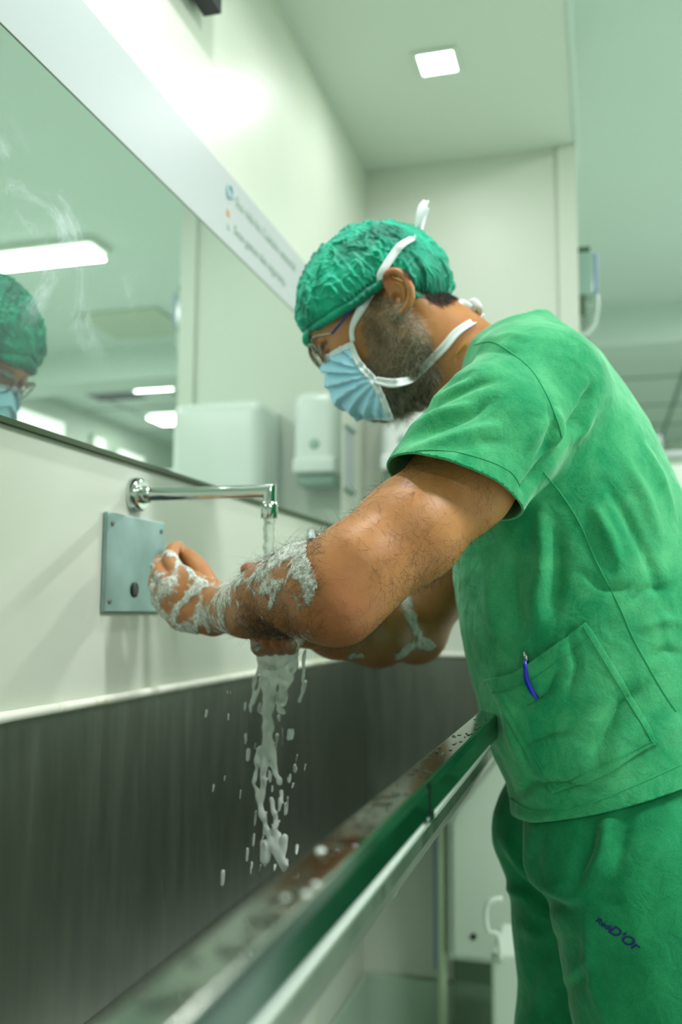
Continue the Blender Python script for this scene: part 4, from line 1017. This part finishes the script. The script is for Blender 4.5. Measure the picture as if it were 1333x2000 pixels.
# ================================================================== face mask: pleated panel from nose to chin
cen = [HP(x, y, 0) for x, y in ((632, 713), (635, 730), (641, 752), (652, 780), (672, 800), (696, 812), (724, 815))]
edg = [HP(x, y, c) for x, y, c in ((690, 668, .066), (699, 694, .067), (712, 716, .068), (732, 738, .069), (748, 768, .066), (760, 796, .060), (768, 822, .050))]
nr_, nc_ = 61, 81; V = []
cen_s, edg_s = spline(cen, nr_), spline(edg, nr_)
for j in range(nr_):
    c0, e1 = cen_s[j], edg_s[j]; t = j / (nr_ - 1)
    for i in range(nc_):
        u = -1 + 2 * i / (nc_ - 1); s = abs(u); sg = 1 if u >= 0 else -1
        lat = e1[2] * math.sin(s * math.pi / 2 * .98) / math.sin(math.pi / 2 * .98)
        back_ = 1 - math.cos(s * math.pi / 2); back_ = back_ ** 1.05
        kf = 1.0 if sg > 0 else 1 - .75 * sstep(np.float64(t), .35, 1.0)
        p = np.array([c0[0] + (e1[0] - c0[0]) * back_ * (1 if sg > 0 else .55 + .45 * kf), c0[1] + (e1[1] - c0[1]) * (s ** 1.2) * kf, sg * lat * (1 if sg > 0 else .7 + .3 * kf)])
        # pleats fan out from the gathered side edge
        ph = (math.atan2(t - .50, (1.12 - s) * .8) + 1.65) * 3.4 ; saw = (ph % 1); pl_ = (saw - .5) * .011 * (.35 + .65 * math.sin(math.pi * min(1, s * 1.05 + .05)) ** .7) * (1 if .06 < t < .95 else .3)
        pl_ += .0022 * noise.noise(Vector((u * 3, t * 4, 2))) + .0012 * noise.noise(Vector((u * 7, t * 9, 5)))
        nrm = np.array([math.cos(s * 1.35), .0, sg * math.sin(s * 1.35)])
        V.append(H(*(p + nrm * pl_)))
F = [(j * nc_ + i, j * nc_ + i + 1, (j + 1) * nc_ + i + 1, (j + 1) * nc_ + i) for j in range(nr_ - 1) for i in range(nc_ - 1)]
mask = set_parent(link('face_mask', mesh_from('face_mask', V, F), m_('mask_blue')), person); so = mask.modifiers.new('s', 'SOLIDIFY'); so.thickness = .0012; so.offset = 0
mask['label'] = 'light blue pleated surgical mask with white ties'
Vm = np.array(V).reshape(nr_, nc_, 3)
def ribbon(name, P, wdir, width, mat, par, thick=.0010, n=None, label=None):
    P = spline(P, n) if n else np.asarray(P, float); Wd = np.asarray(wdir, float)
    if Wd.ndim == 1: Wd = np.tile(Wd, (len(P), 1))
    elif len(Wd) != len(P): Wd = np.stack([np.interp(np.linspace(0, len(Wd) - 1, len(P)), range(len(Wd)), Wd[:, c]) for c in range(3)], 1)
    T = np.gradient(P, axis=0); T /= np.linalg.norm(T, axis=1)[:, None] + 1e-12
    Wd = Wd - T * (Wd * T).sum(1)[:, None]; Wd /= np.linalg.norm(Wd, axis=1)[:, None] + 1e-12
    wv = np.broadcast_to(np.asarray(width, float), (len(P),)) if np.ndim(width) == 0 else np.interp(np.linspace(0, 1, len(P)), np.linspace(0, 1, len(width)), width)
    V, F = [], []; Nn = np.cross(T, Wd)
    for i in range(len(P)):
        for k in range(5):
            s = k / 4 - .5; V.append(P[i] + Wd[i] * s * wv[i] + Nn[i] * (.0009 * math.cos(s * 6.28)))
    for i in range(len(P) - 1):
        for k in range(4): F.append((i * 5 + k, i * 5 + k + 1, (i + 1) * 5 + k + 1, (i + 1) * 5 + k))
    o = link(name, mesh_from(name, V, F), mat); so = o.modifiers.new('s', 'SOLIDIFY'); so.thickness = thick; so.offset = 0
    if par is not None: sub(o, par) if par is not person else set_parent(o, person)
    if label: o['label'] = label
    return o
def off_h(P, d):  # push points away from the head axis
    P = np.array(P, float); c = P - HC; c = c - np.outer(c @ HB, HB) * 0; return P + c / np.linalg.norm(c, axis=1)[:, None] * d
# white binding along top, bottom and both sides
ribbon('binding', off_h(Vm[2, :], .0012), Vm[5, :] - Vm[0, :], .0085, m_('mask_white'), mask)
ribbon('binding', off_h(Vm[-3, :], .0008), Vm[-1, :] - Vm[-5, :], .004, m_('mask_white'), mask)
for col, sg in ((-2, 1), (1, -1)):
    ribbon('binding', Vm[:, col] + HL * .0014 * sg + HA * .0006, HA * .8 + HB * .2, [.006, .0075, .009, .0095, .0085, .0075, .006], m_('mask_white'), mask, n=40)
# ties: upper pair over the cap, lower pair round the neck
def surf_pt(px, py, c_guess, off):
    best = None
    for b in (cap_bvh, body_bvh):
        l, nrm = hit(b, px, py, off)
        if l is not None and (best is None or (l - Vector(CAM)).length < (best[0] - Vector(CAM)).length): best = (l, nrm)
    return best
body_bvh = BVHTree.FromPolygons([Vector(v) for v in BV[:]], [tuple(map(int, q)) for q in BQ])
up_path = [(690, 668), (688, 648), (692, 632), (706, 606), (722, 575), (738, 545), (752, 522), (768, 499), (786, 481), (803, 470)]
P, Wd = [], []
for i, (x, y) in enumerate(up_path):
    b = surf_pt(x, y, 0, .0022 if y > 540 else .0050)
    P.append(np.array(b[0]) if i > 0 else np.array(Vm[0, -1]) + HL * .002); 
P = np.array(P); view = P - CAM; T = np.gradient(P, axis=0); Wd = np.cross(T, HL * -1)
ribbon('tie', P, Wd, [.006, .0065, .0085, .0115, .0125, .0115, .0110, .0110, .0105, .010], m_('mask_white'), mask, n=60)
# mirrored far half of the same tie
Pm = P.copy(); Pm[:, 1] = 2 * HC[1] - Pm[:, 1]; Pm = Pm[::-1]
ribbon('tie', np.concatenate([[P[-1]], [(P[-1] + Pm[0]) / 2 + HB * .008], Pm]), np.cross(np.gradient(np.concatenate([[P[-1]], [(P[-1] + Pm[0]) / 2 + HB * .008], Pm]), axis=0), HL), .010, m_('mask_white'), mask, n=50)
kn = np.array(W(812, 470, 1.205))
ribbon('tie', [kn, W(815, 452, 1.19), W(820, 425, 1.185), W(826, 405, 1.185), W(833, 392, 1.19)], (1, .1, .25), [.006, .009, .0115, .0125, .009], m_('mask_white'), mask, n=26, label='upright loose end of the upper tie')
ribbon('tie', [kn, W(818, 456, 1.225), W(824, 432, 1.235), W(834, 405, 1.235)], (.9, .4, .2), [.005, .008, .010, .008], m_('mask_white'), mask, n=22)
f = Field(axis_grid([(kn[0] - .02, kn[0] + .02, .0015)]), axis_grid([(kn[1] - .02, kn[1] + .02, .0015)]), axis_grid([(kn[2] - .02, kn[2] + .02, .0015)])); f.ell(kn, (.009, .007, .006), k=.002); v, q = f.mesh()
sub(link('knot', np_mesh('knot', v, q), m_('mask_white')), mask)
lo_path = [(735, 742), (760, 748), (782, 747), (808, 736), (838, 710), (868, 680), (892, 652), (918, 634)]
cs = [.0702, .074, .076, .078, .078, .074, .066, .050]
P = []
for (x, y), c in zip(lo_path, cs):
    b_, _n = hit(body_bvh, x, y, .0026); P.append(np.array(b_) if (b_ is not None and x > 800) else W(x, y, HC[1] - c))
P = np.array(P); P[0] = Vm[32, -1] + HL * .002
P = np.concatenate([P, [W(930, 627, 1.185)], [W(936, 624, 1.205)]])
ribbon('tie', P, np.cross(np.gradient(P, axis=0), HL), [.009, .0115, .0115, .010, .011, .0115, .011, .010, .008, .006], m_('mask_white'), mask, n=54)
Pm = P.copy(); Pm[:, 1] = 2 * HC[1] - Pm[:, 1]; ribbon('tie', Pm, np.cross(np.gradient(Pm, axis=0), HL), .010, m_('mask_white'), mask, n=40)
kn2 = np.array(W(930, 622, 1.215))
for pth, wd in (([kn2, W(918, 602, 1.20), W(902, 592, 1.19), W(896, 600, 1.185), W(912, 616, 1.195)], .008), ([kn2, W(936, 604, 1.20), W(926, 590, 1.20), W(915, 596, 1.205)], .008), ([kn2, W(940, 616, 1.225), W(938, 640, 1.23), W(932, 655, 1.225)], .007)):
    pp = spline(pth, 22); ribbon('tie', pp, np.cross(np.gradient(pp, axis=0), (.15, 1, 0)), wd * 1.35, m_('mask_white'), mask)
f = Field(axis_grid([(kn2[0] - .02, kn2[0] + .02, .0015)]), axis_grid([(kn2[1] - .02, kn2[1] + .02, .0015)]), axis_grid([(kn2[2] - .02, kn2[2] + .02, .0015)])); f.ell(kn2, (.008, .009, .006), k=.002); v, q = f.mesh()
sub(link('knot', np_mesh('knot', v, q), m_('mask_white')), mask)

# ================================================================== arm hair
fo_dir = (LWr - LE) / np.linalg.norm(LWr - LE); up_dir = (LE - LS) / np.linalg.norm(LE - LS)
on_left = (BV[:, 1] < 1.10) & (BV[:, 0] < .52) & (BV[:, 2] > 1.0) & ~is_head
upper = on_left & (BPX[:, 0] > 610); lower = on_left & (BPX[:, 0] <= 640) & (BPX[:, 0] > 432)
dens = .35 + np.clip(vnoise(BV, 16, 11) + .1, 0, 1) * 2; 
I = pick(upper & (vnoise(BV, 9, 12) > -.35), 4200, dens); strands('arm_hair', jit(I, .0008), BN[I], np.tile(up_dir + np.array([0, 0, -.25]), (len(I), 1)), .013, .00011, m_('arm_hair'), person, curl=1.6, lift=.22, jitter=1.1, seg=6)
lower &= (BPX[:, 0] > 452) & (BPX[:, 1] < 1240) & (BV[:, 1] < 1.045)
I = pick(lower, 3900, dens * (.3 + sstep(BPX[:, 0], 450, 520)) * (.6 + .5 * sstep(BPX[:, 1], 1150, 1210))); strands('arm_hair', jit(I, .0005) + BN[I] * rng.uniform(0, .0022, len(I))[:, None], BN[I], np.tile(fo_dir + np.array([0, 0, -.5]), (len(I), 1)), .013, .00012, m_('arm_hair'), person, curl=1.2, lift=.10, jitter=.75)
on_right = (BV[:, 1] > 1.16) & (BV[:, 0] < .46) & (BV[:, 2] > 1.0) & ~is_head & (BV[:, 2] < 1.3)
I = pick(on_right, 1200); strands('arm_hair', jit(I, .0008), BN[I], np.tile(np.array([-.3, -.9, -.3]), (len(I), 1)), .014, .00010, m_('arm_hair'), person, curl=.8, lift=.3, jitter=.6)
# thin gold chain at the collar
P = [hit(body_bvh, x, y, .0012)[0] for x, y in ((892, 692), (898, 686), (904, 679), (910, 672))]; P = [tuple(p) for p in P if p is not None]
if len(P) > 3: o = tube('necklace', P, .0009, m_('gold'), person, 8, 20); o['label'] = 'thin gold chain'
# ================================================================== soap foam clinging to skin
def foam(name, sel, thr, scale, seed, height, label, extra=None, st_=(1, 1, 1)):
    I = np.where(sel)[0]; keep = np.zeros(len(BV), bool); keep[I] = True
    n1 = np.full(len(BV), -1.0); n1[I] = .45 * vnoise(BV[I], scale, seed, st_) + .30 * (.42 - 1.9 * np.abs(vnoise(BV[I], scale * 1.5, seed + 5, st_))) + .25 * (.4 - 1.8 * np.abs(vnoise(BV[I], scale * 3.2, seed + 1, st_)))
    if extra is not None: n1 += extra
    hgt = (n1 - thr); hgt[~keep] = -1
    hh = np.clip(hgt * 2.6, -1, 1); off = np.where(hh > 0, height * np.sqrt(np.clip(hh, 0, 1)), -.0012)
    rough_ = np.zeros(len(BV)); J = np.where(hh > 0)[0]; rough_[J] = vnoise(BV[J], 130, seed + 3)
    off = off + np.where(hh > 0, rough_ * height * .35, 0)
    fq = BQ[(hgt[BQ] > -.12).all(1) & keep[BQ].all(1)]
    if not len(fq): return
    used, inv = np.unique(fq, return_inverse=True)
    V = BV[used] + BN[used] * off[used][:, None]; me = np_mesh(name, V, inv.reshape(-1, 4)); at = me.attributes.new('thick', 'FLOAT', 'POINT'); at.data.foreach_set('value', np.clip(hh[used] + .12, 0, 1).astype(np.float32)); o = link(name, me, m_('foam_white'))
    tag(o, label, 'foam', kind='stuff'); return o
fx = BPX[:, 0]
lsel = on_left & (fx < 612 + 10 * np.sin(BPX[:, 1] / 22)) & (BV[:, 0] < .40)
ex = .09 - .08 * sstep(-fx, -430, -400) + .12 * sstep(fx, 545, 600) + .06 * sstep(fx, 470, 400) - .02 - .20 * np.exp(-((BPX[:, 1] - 1215) / 30) ** 2) * (fx > 440) + .30 * sstep(-BPX[:, 1], -1110, -1070) * (fx > 500) 
for poly, a, wd in [([(600, 1060), (560, 1085), (520, 1115), (475, 1138), (440, 1150)], .42, 9), ([(598, 1085), (570, 1120), (535, 1150), (500, 1160)], .30, 8), ([(545, 1150), (525, 1190), (500, 1222)], .35, 5), ([(600, 1130), (606, 1170), (600, 1200)], .28, 12), ([(440, 1150), (425, 1175), (432, 1205), (450, 1235)], .35, 7),
                    ([(330, 1068), (345, 1085), (365, 1110), (392, 1135), (418, 1140)], .50, 5), ([(350, 1090), (342, 1120), (326, 1150), (312, 1170)], .40, 7), ([(400, 1145), (370, 1160), (345, 1190), (338, 1205)], .45, 6), ([(302, 1170), (312, 1190), (340, 1222), (372, 1238)], .45, 5), ([(395, 1190), (388, 1215), (380, 1235)], .40, 9), ([(326, 1068), (332, 1080)], .6, 9)]:
    ex = ex + a * np.exp(-(pxd(poly) / wd) ** 2)
ex = ex - .28 * np.exp(-(pxd([(478, 1200), (530, 1225), (590, 1215)]) / 22) ** 2) - .30 * np.exp(-(pxd([(360, 1140), (352, 1165)]) / 7) ** 2) - .30 * np.exp(-(pxd([(385, 1170), (350, 1215)]) / 6) ** 2) - .3 * np.exp(-(pxd([(385, 1100), (360, 1088)]) / 10) ** 2)
foam('soap_foam', lsel, .06, 38, 21, .0016, 'white soap lather smeared over the nearer forearm and hand', ex)
rsel = on_right & (fx > 585)
ex = -.30 + .95 * np.exp(-(pxd([(790, 1168), (805, 1200), (812, 1232), (835, 1262)]) / 12) ** 2) + .85 * np.exp(-(pxd([(775, 1282), (805, 1262), (835, 1258)]) / 10) ** 2) + .9 * np.exp(-(pxd([(684, 1281), (706, 1280)]) / 6) ** 2) + .3 * np.exp(-(pxd([(620, 1250), (680, 1240)]) / 8) ** 2)
foam('soap_foam', rsel, .10, 30, 31, .0020, 'few white streaks of soap lather on the farther elbow', ex)

# ================================================================== eyeglasses
r = empty('eyeglasses', tuple(H(.11, 0, 0))); tag(r, 'thin metal eyeglasses with blue arms worn above the mask', 'glasses')
def lens(sg):
    cc = np.array([.1045, -.016, .034 * sg]); pr = []
    for a in np.linspace(0, 2 * math.pi, 49)[:-1]:
        ca, sa = math.cos(a), math.sin(a); ex_ = .0245 * np.sign(ca) * abs(ca) ** .8; ey = .0180 * np.sign(sa) * abs(sa) ** .8
        pr.append(H(cc[0] - .36 * ex_ * sg + .12 * ey, cc[1] + ey, cc[2] + ex_))
    pr = np.array(pr); V, F = tube_vf(np.concatenate([pr, pr[:2]]), .0009, 8, False); o = link('frame', mesh_from('frame', V, F), m_('glasses_metal')); set_parent(o, r)
    V = [pr.mean(0) + HA * .0012] + list(pr); F = [(0, 1 + i, 1 + (i + 1) % 48) for i in range(48)]
    o = link('lens', mesh_from('lens', V, F), m_('lens_glass')); so = o.modifiers.new('s', 'SOLIDIFY'); so.thickness = .0014; set_parent(o, r)
    return cc, pr
for sg in (1, -1):
    cc, pr = lens(sg)
    print('lens px', proj(H(*cc))); hinge = H(cc[0] - .009, cc[1] + .010, sg * (.034 + .0245)); hp_ = HP(628, 692, .060)
    e1 = H(cc[0] - .016, cc[1] + .012, sg * .066)
    tube('arm', [hinge, e1, H(*(HP(648, 652, .072) * [1, 1, sg]))], [.0014, .0016, .0015], m_('glasses_metal'), r, 8, 12)
    tube('arm', [H(*(HP(648, 652, .072) * [1, 1, sg])), H(*(HP(668, 628, .0745) * [1, 1, sg])), H(*(HP(684, 610, .0765) * [1, 1, sg]))], [.0017, .0018, .0017], m_('glasses_blue'), r, 8, 12)
    tube('arm', [H(*(HP(684, 610, .0765) * [1, 1, sg])), H(*(HP(700, 592, .078) * [1, 1, sg])), H(*(HP(722, 566, .080) * [1, 1, sg])), H(*(HP(748, 540, .080) * [1, 1, sg]))], [.0012, .0013, .0018, .0020], m_('glasses_blue'), r, 8, 20)
    tube('nose_pad', [H(cc[0] - .006, cc[1] - .004, sg * .012), H(cc[0] - .010, cc[1] - .010, sg * .011)], .0018, m_('clear_tube'), r, 8)
tube('bridge', [H(cc[0] + .002, cc[1] + .004, .0115), H(cc[0] + .005, cc[1] + .007, 0), H(cc[0] + .002, cc[1] + .004, -.0115)], .0011, m_('glasses_metal'), r, 8, 14)

# ================================================================== pen in the pocket
r = empty('ballpoint_pen', tuple(hit(shirt_bvh, 1045, 1330, .004)[0])); tag(r, 'blue ballpoint pen with silver button clipped in the scrub pocket', 'pen')
def sp(px, py, off): return hit(shirt_bvh, px, py, off)[0]
tube('barrel', [tuple(sp(1037, 1299, .0045)), tuple(sp(1041, 1314, .0040)), tuple(sp(1046, 1330, .0022))], .0036, m_('pen_blue'), r, 14, 14)
tube('button', [tuple(sp(1030, 1272, .0045)), tuple(sp(1036, 1298, .0045))], [.0022, .0026], m_('pen_silver'), r, 12)
q_ = [sp(1033, 1290, .0085), sp(1037, 1300, .0110), sp(1041, 1325, .0125), sp(1047, 1345, .0115), sp(1055, 1359, .0095)]
tube('clip', [tuple(v) for v in q_], [.0022, .0027, .0028, .0028, .0024], m_('pen_blue'), r, 10, 24)

# ================================================================== water
yz = 1.145
P = [(.2 + .0006 * math.sin(i * .9), yz + .0006 * math.cos(i * 1.3), z) for i, z in enumerate(np.linspace(1.222, 1.128, 30))]
V, F = tube_vf(P, [.0075 + .0006 * math.sin(i * 1.7) - .00004 * i for i in range(30)], 16)
tag(link('tap_water', mesh_from('tap_water', V, F), m_('water_clear')), 'clear column of water falling straight from the nearer tap', 'water', kind='stuff')
# broken sheet of soapy water falling from the hands into the trough
ws = Field(axis_grid([(.10, .34, .0019)]), axis_grid([(1.02, 1.14, .0019)]), axis_grid([(.66, 1.075, .0022)]))
YW = 1.08
def wp(px, py, dy=0): return W(px, py, YW + dy)
def strand(P, r0, r1, wob=3, n=36, gap=0):
    Q = spline([wp(*p) for p in P], n)
    for i in range(n): 
        Q[i] += np.array([noise.noise(Vector((i * .35, r0 * 900, 1))) * .0012 * wob, noise.noise(Vector((i * .3, r0 * 700, 5))) * .0015 * wob, 0])
    for i in range(n - 1):
        m = noise.noise(Vector((i * .45, Q[0][0] * 90, 7)))
        if gap and m < -gap: continue
        ra = .70 * (r0 + (r1 - r0) * i / n) * (1 + .9 * m)
        ws.cone(Q[i], Q[i + 1], max(ra, .0011), max(ra, .0011), .003)
core = [(530, 1272), (524, 1330), (522, 1400), (520, 1450), (515, 1520), (512, 1580), (530, 1640), (556, 1700)]
strand(core, .0058, .0042, 2.2, 60); strand([(520, 1275), (516, 1330), (524, 1390), (530, 1450), (518, 1500)], .0044, .003, 3, 40)
strand([(545, 1272), (540, 1320), (530, 1370), (526, 1430), (538, 1500), (548, 1530)], .0048, .0030, 3, 44)
for P_, a, b in [([(503, 1275), (506, 1300), (496, 1345), (487, 1385)], .0022, .0013), ([(512, 1275), (515, 1310), (505, 1350), (495, 1375)], .0028, .0014), ([(565, 1272), (560, 1310), (552, 1340), (545, 1378), (553, 1392)], .0045, .0032), ([(580, 1270), (578, 1300), (568, 1330), (556, 1356)], .0032, .0018), ([(596, 1270), (594, 1310), (592, 1345), (584, 1372)], .0024, .0016),
                 ([(572, 1272), (566, 1300), (562, 1325)], .0050, .0030), ([(555, 1272), (552, 1300), (548, 1330)], .0055, .0035), ([(538, 1275), (536, 1300), (534, 1330)], .0060, .0045), ([(508, 1460), (502, 1490), (498, 1530), (505, 1560), (514, 1600)], .0034, .0028), ([(530, 1560), (538, 1600), (540, 1640), (560, 1690)], .0034, .0040)]:
    strand(P_, a, b, 2.5, 26)
for k in range(70):
    x = rng.normal(532, 26); y = rng.uniform(1290, 1700); l_ = rng.uniform(6, 22); rr = rng.uniform(.0012, .0030)
    ws.cone(wp(x, y, rng.uniform(-.02, .02)), wp(x - rng.uniform(-1, 4), y + l_), rr, rr * .7, .002)
for x, y, l_, rr in [(566, 1435, 16, .0032), (556, 1365, 16, .0052), (486, 1475, 18, .0034), (520, 1665, 26, .0075), (556, 1650, 28, .0048), (436, 1715, 26, .0032), (404, 1394, 12, .0024), (446, 1352, 8, .0015), (452, 1352, 8, .0014), (480, 1380, 14, .0022), (418, 1540, 14, .0020), (440, 1520, 10, .0017), (471, 1552, 18, .0015), (484, 1670, 24, .0024), (497, 1640, 24, .0020), (500, 1600, 24, .0018), (560, 1580, 20, .0028), (548, 1575, 14, .0024), (568, 1520, 16, .0020), (603, 1580, 14, .0010), (592, 1520, 18, .0010), (580, 1470, 20, .0010), (515, 1555, 14, .0030), (538, 1490, 20, .0026)]:
    ws.cone(wp(x, y - l_ / 2), wp(x - 2, y + l_ / 2), rr, rr * .85, .002)
v, q = ws.mesh(); del ws
v = relax(v, q, 2, .4)
tag(link('falling_water', np_mesh('falling_water', v, q), m_('water_soapy')), 'broken stream of soapy water and drops falling from the hands into the trough', 'water', kind='stuff')
# wet patches on the trough rim
V, F = [], []
def puddle(px, py, a, b, h):
    c = WX(px, py, .49); r_ = ray(px, py); t = (.9815 - CAM[2]) / r_[2]; c = CAM + t * r_
    n_ = 26; rings = 5; base = len(V); sd = rng.uniform(0, 50)
    V.append((c[0], c[1], .9815 + h))
    for j in range(1, rings + 1):
        for i in range(n_):
            an = 2 * math.pi * i / n_; w_ = 1 + .45 * noise.noise(Vector((math.cos(an) * 1.4, math.sin(an) * 1.4, sd)))
            s = j / rings; V.append((min(max(c[0] + a * w_ * s * math.cos(an), .4795), .4990), c[1] + b * w_ * s * math.sin(an), .9815 + h * math.sqrt(max(0, 1 - s ** 3)) - (.0003 if j == rings else 0)))
    for i in range(n_): F.append((base, base + 1 + i, base + 1 + (i + 1) % n_))
    for j in range(rings - 1):
        for i in range(n_): F.append((base + 1 + j * n_ + i, base + 1 + (j + 1) * n_ + i, base + 1 + (j + 1) * n_ + (i + 1) % n_, base + 1 + j * n_ + (i + 1) % n_))
for px, py, a, b, h in [(680, 1640, .010, .014, .0007), (640, 1660, .008, .010, .0006), (745, 1570, .008, .010, .0007), (762, 1552, .007, .012, .0006), (520, 1790, .007, .012, .0008), (560, 1750, .006, .008, .0006), (700, 1612, .003, .004, .0006), (725, 1612, .003, .003, .0006), (735, 1560, .0025, .004, .0006), (460, 1850, .008, .010, .0007), (330, 1945, .008, .012, .0008)]:
    puddle(px, py, a, b, h)
for k in range(70):
    y = rng.uniform(.30, 1.05); x = rng.uniform(.481, .498); p = proj((x, y, .9815)); puddle(p[0], p[1], rng.uniform(.0007, .0026), rng.uniform(.001, .006), rng.uniform(.0003, .0008))
tag(link('rim_water', mesh_from('rim_water', V, F), m_('water_drop')), 'thin puddles and tiny beads of water along the steel rim', 'water', kind='stuff')
lab_d = ['round foam drop on the rim, farthest and largest of the five', 'round foam drop at the outer side of the rim, second from the far end', 'round foam drop touching the outer rim fold, middle of the five', 'round foam drop near the middle of the rim, left of the paired drops', 'small foam drop on the rim, nearest of the five']
for i, (px, py, rr) in enumerate([(627, 1663, .0026), (622, 1728, .0017), (605, 1746, .0018), (558, 1755, .0017), (545, 1778, .0012)]):
    r_ = ray(px, py); t = (.9815 - CAM[2]) / r_[2]; c = CAM + t * r_; c[0] = min(max(c[0], .481), .498)
    V, F = [], []
    for j in range(9):
        e = math.pi / 2 * j / 8
        for k in range(20): a = 2 * math.pi * k / 20; V.append((c[0] + rr * math.cos(e) * math.cos(a), c[1] + rr * 1.2 * math.cos(e) * math.sin(a), .9813 + rr * .7 * math.sin(e)))
    F = [(j * 20 + k, j * 20 + (k + 1) % 20, (j + 1) * 20 + (k + 1) % 20, (j + 1) * 20 + k) for j in range(8) for k in range(20)]
    tag(link('water_drop', mesh_from('water_drop', V, F), m_('drop_white')), lab_d[i], 'drop', 'white drops on the rim')
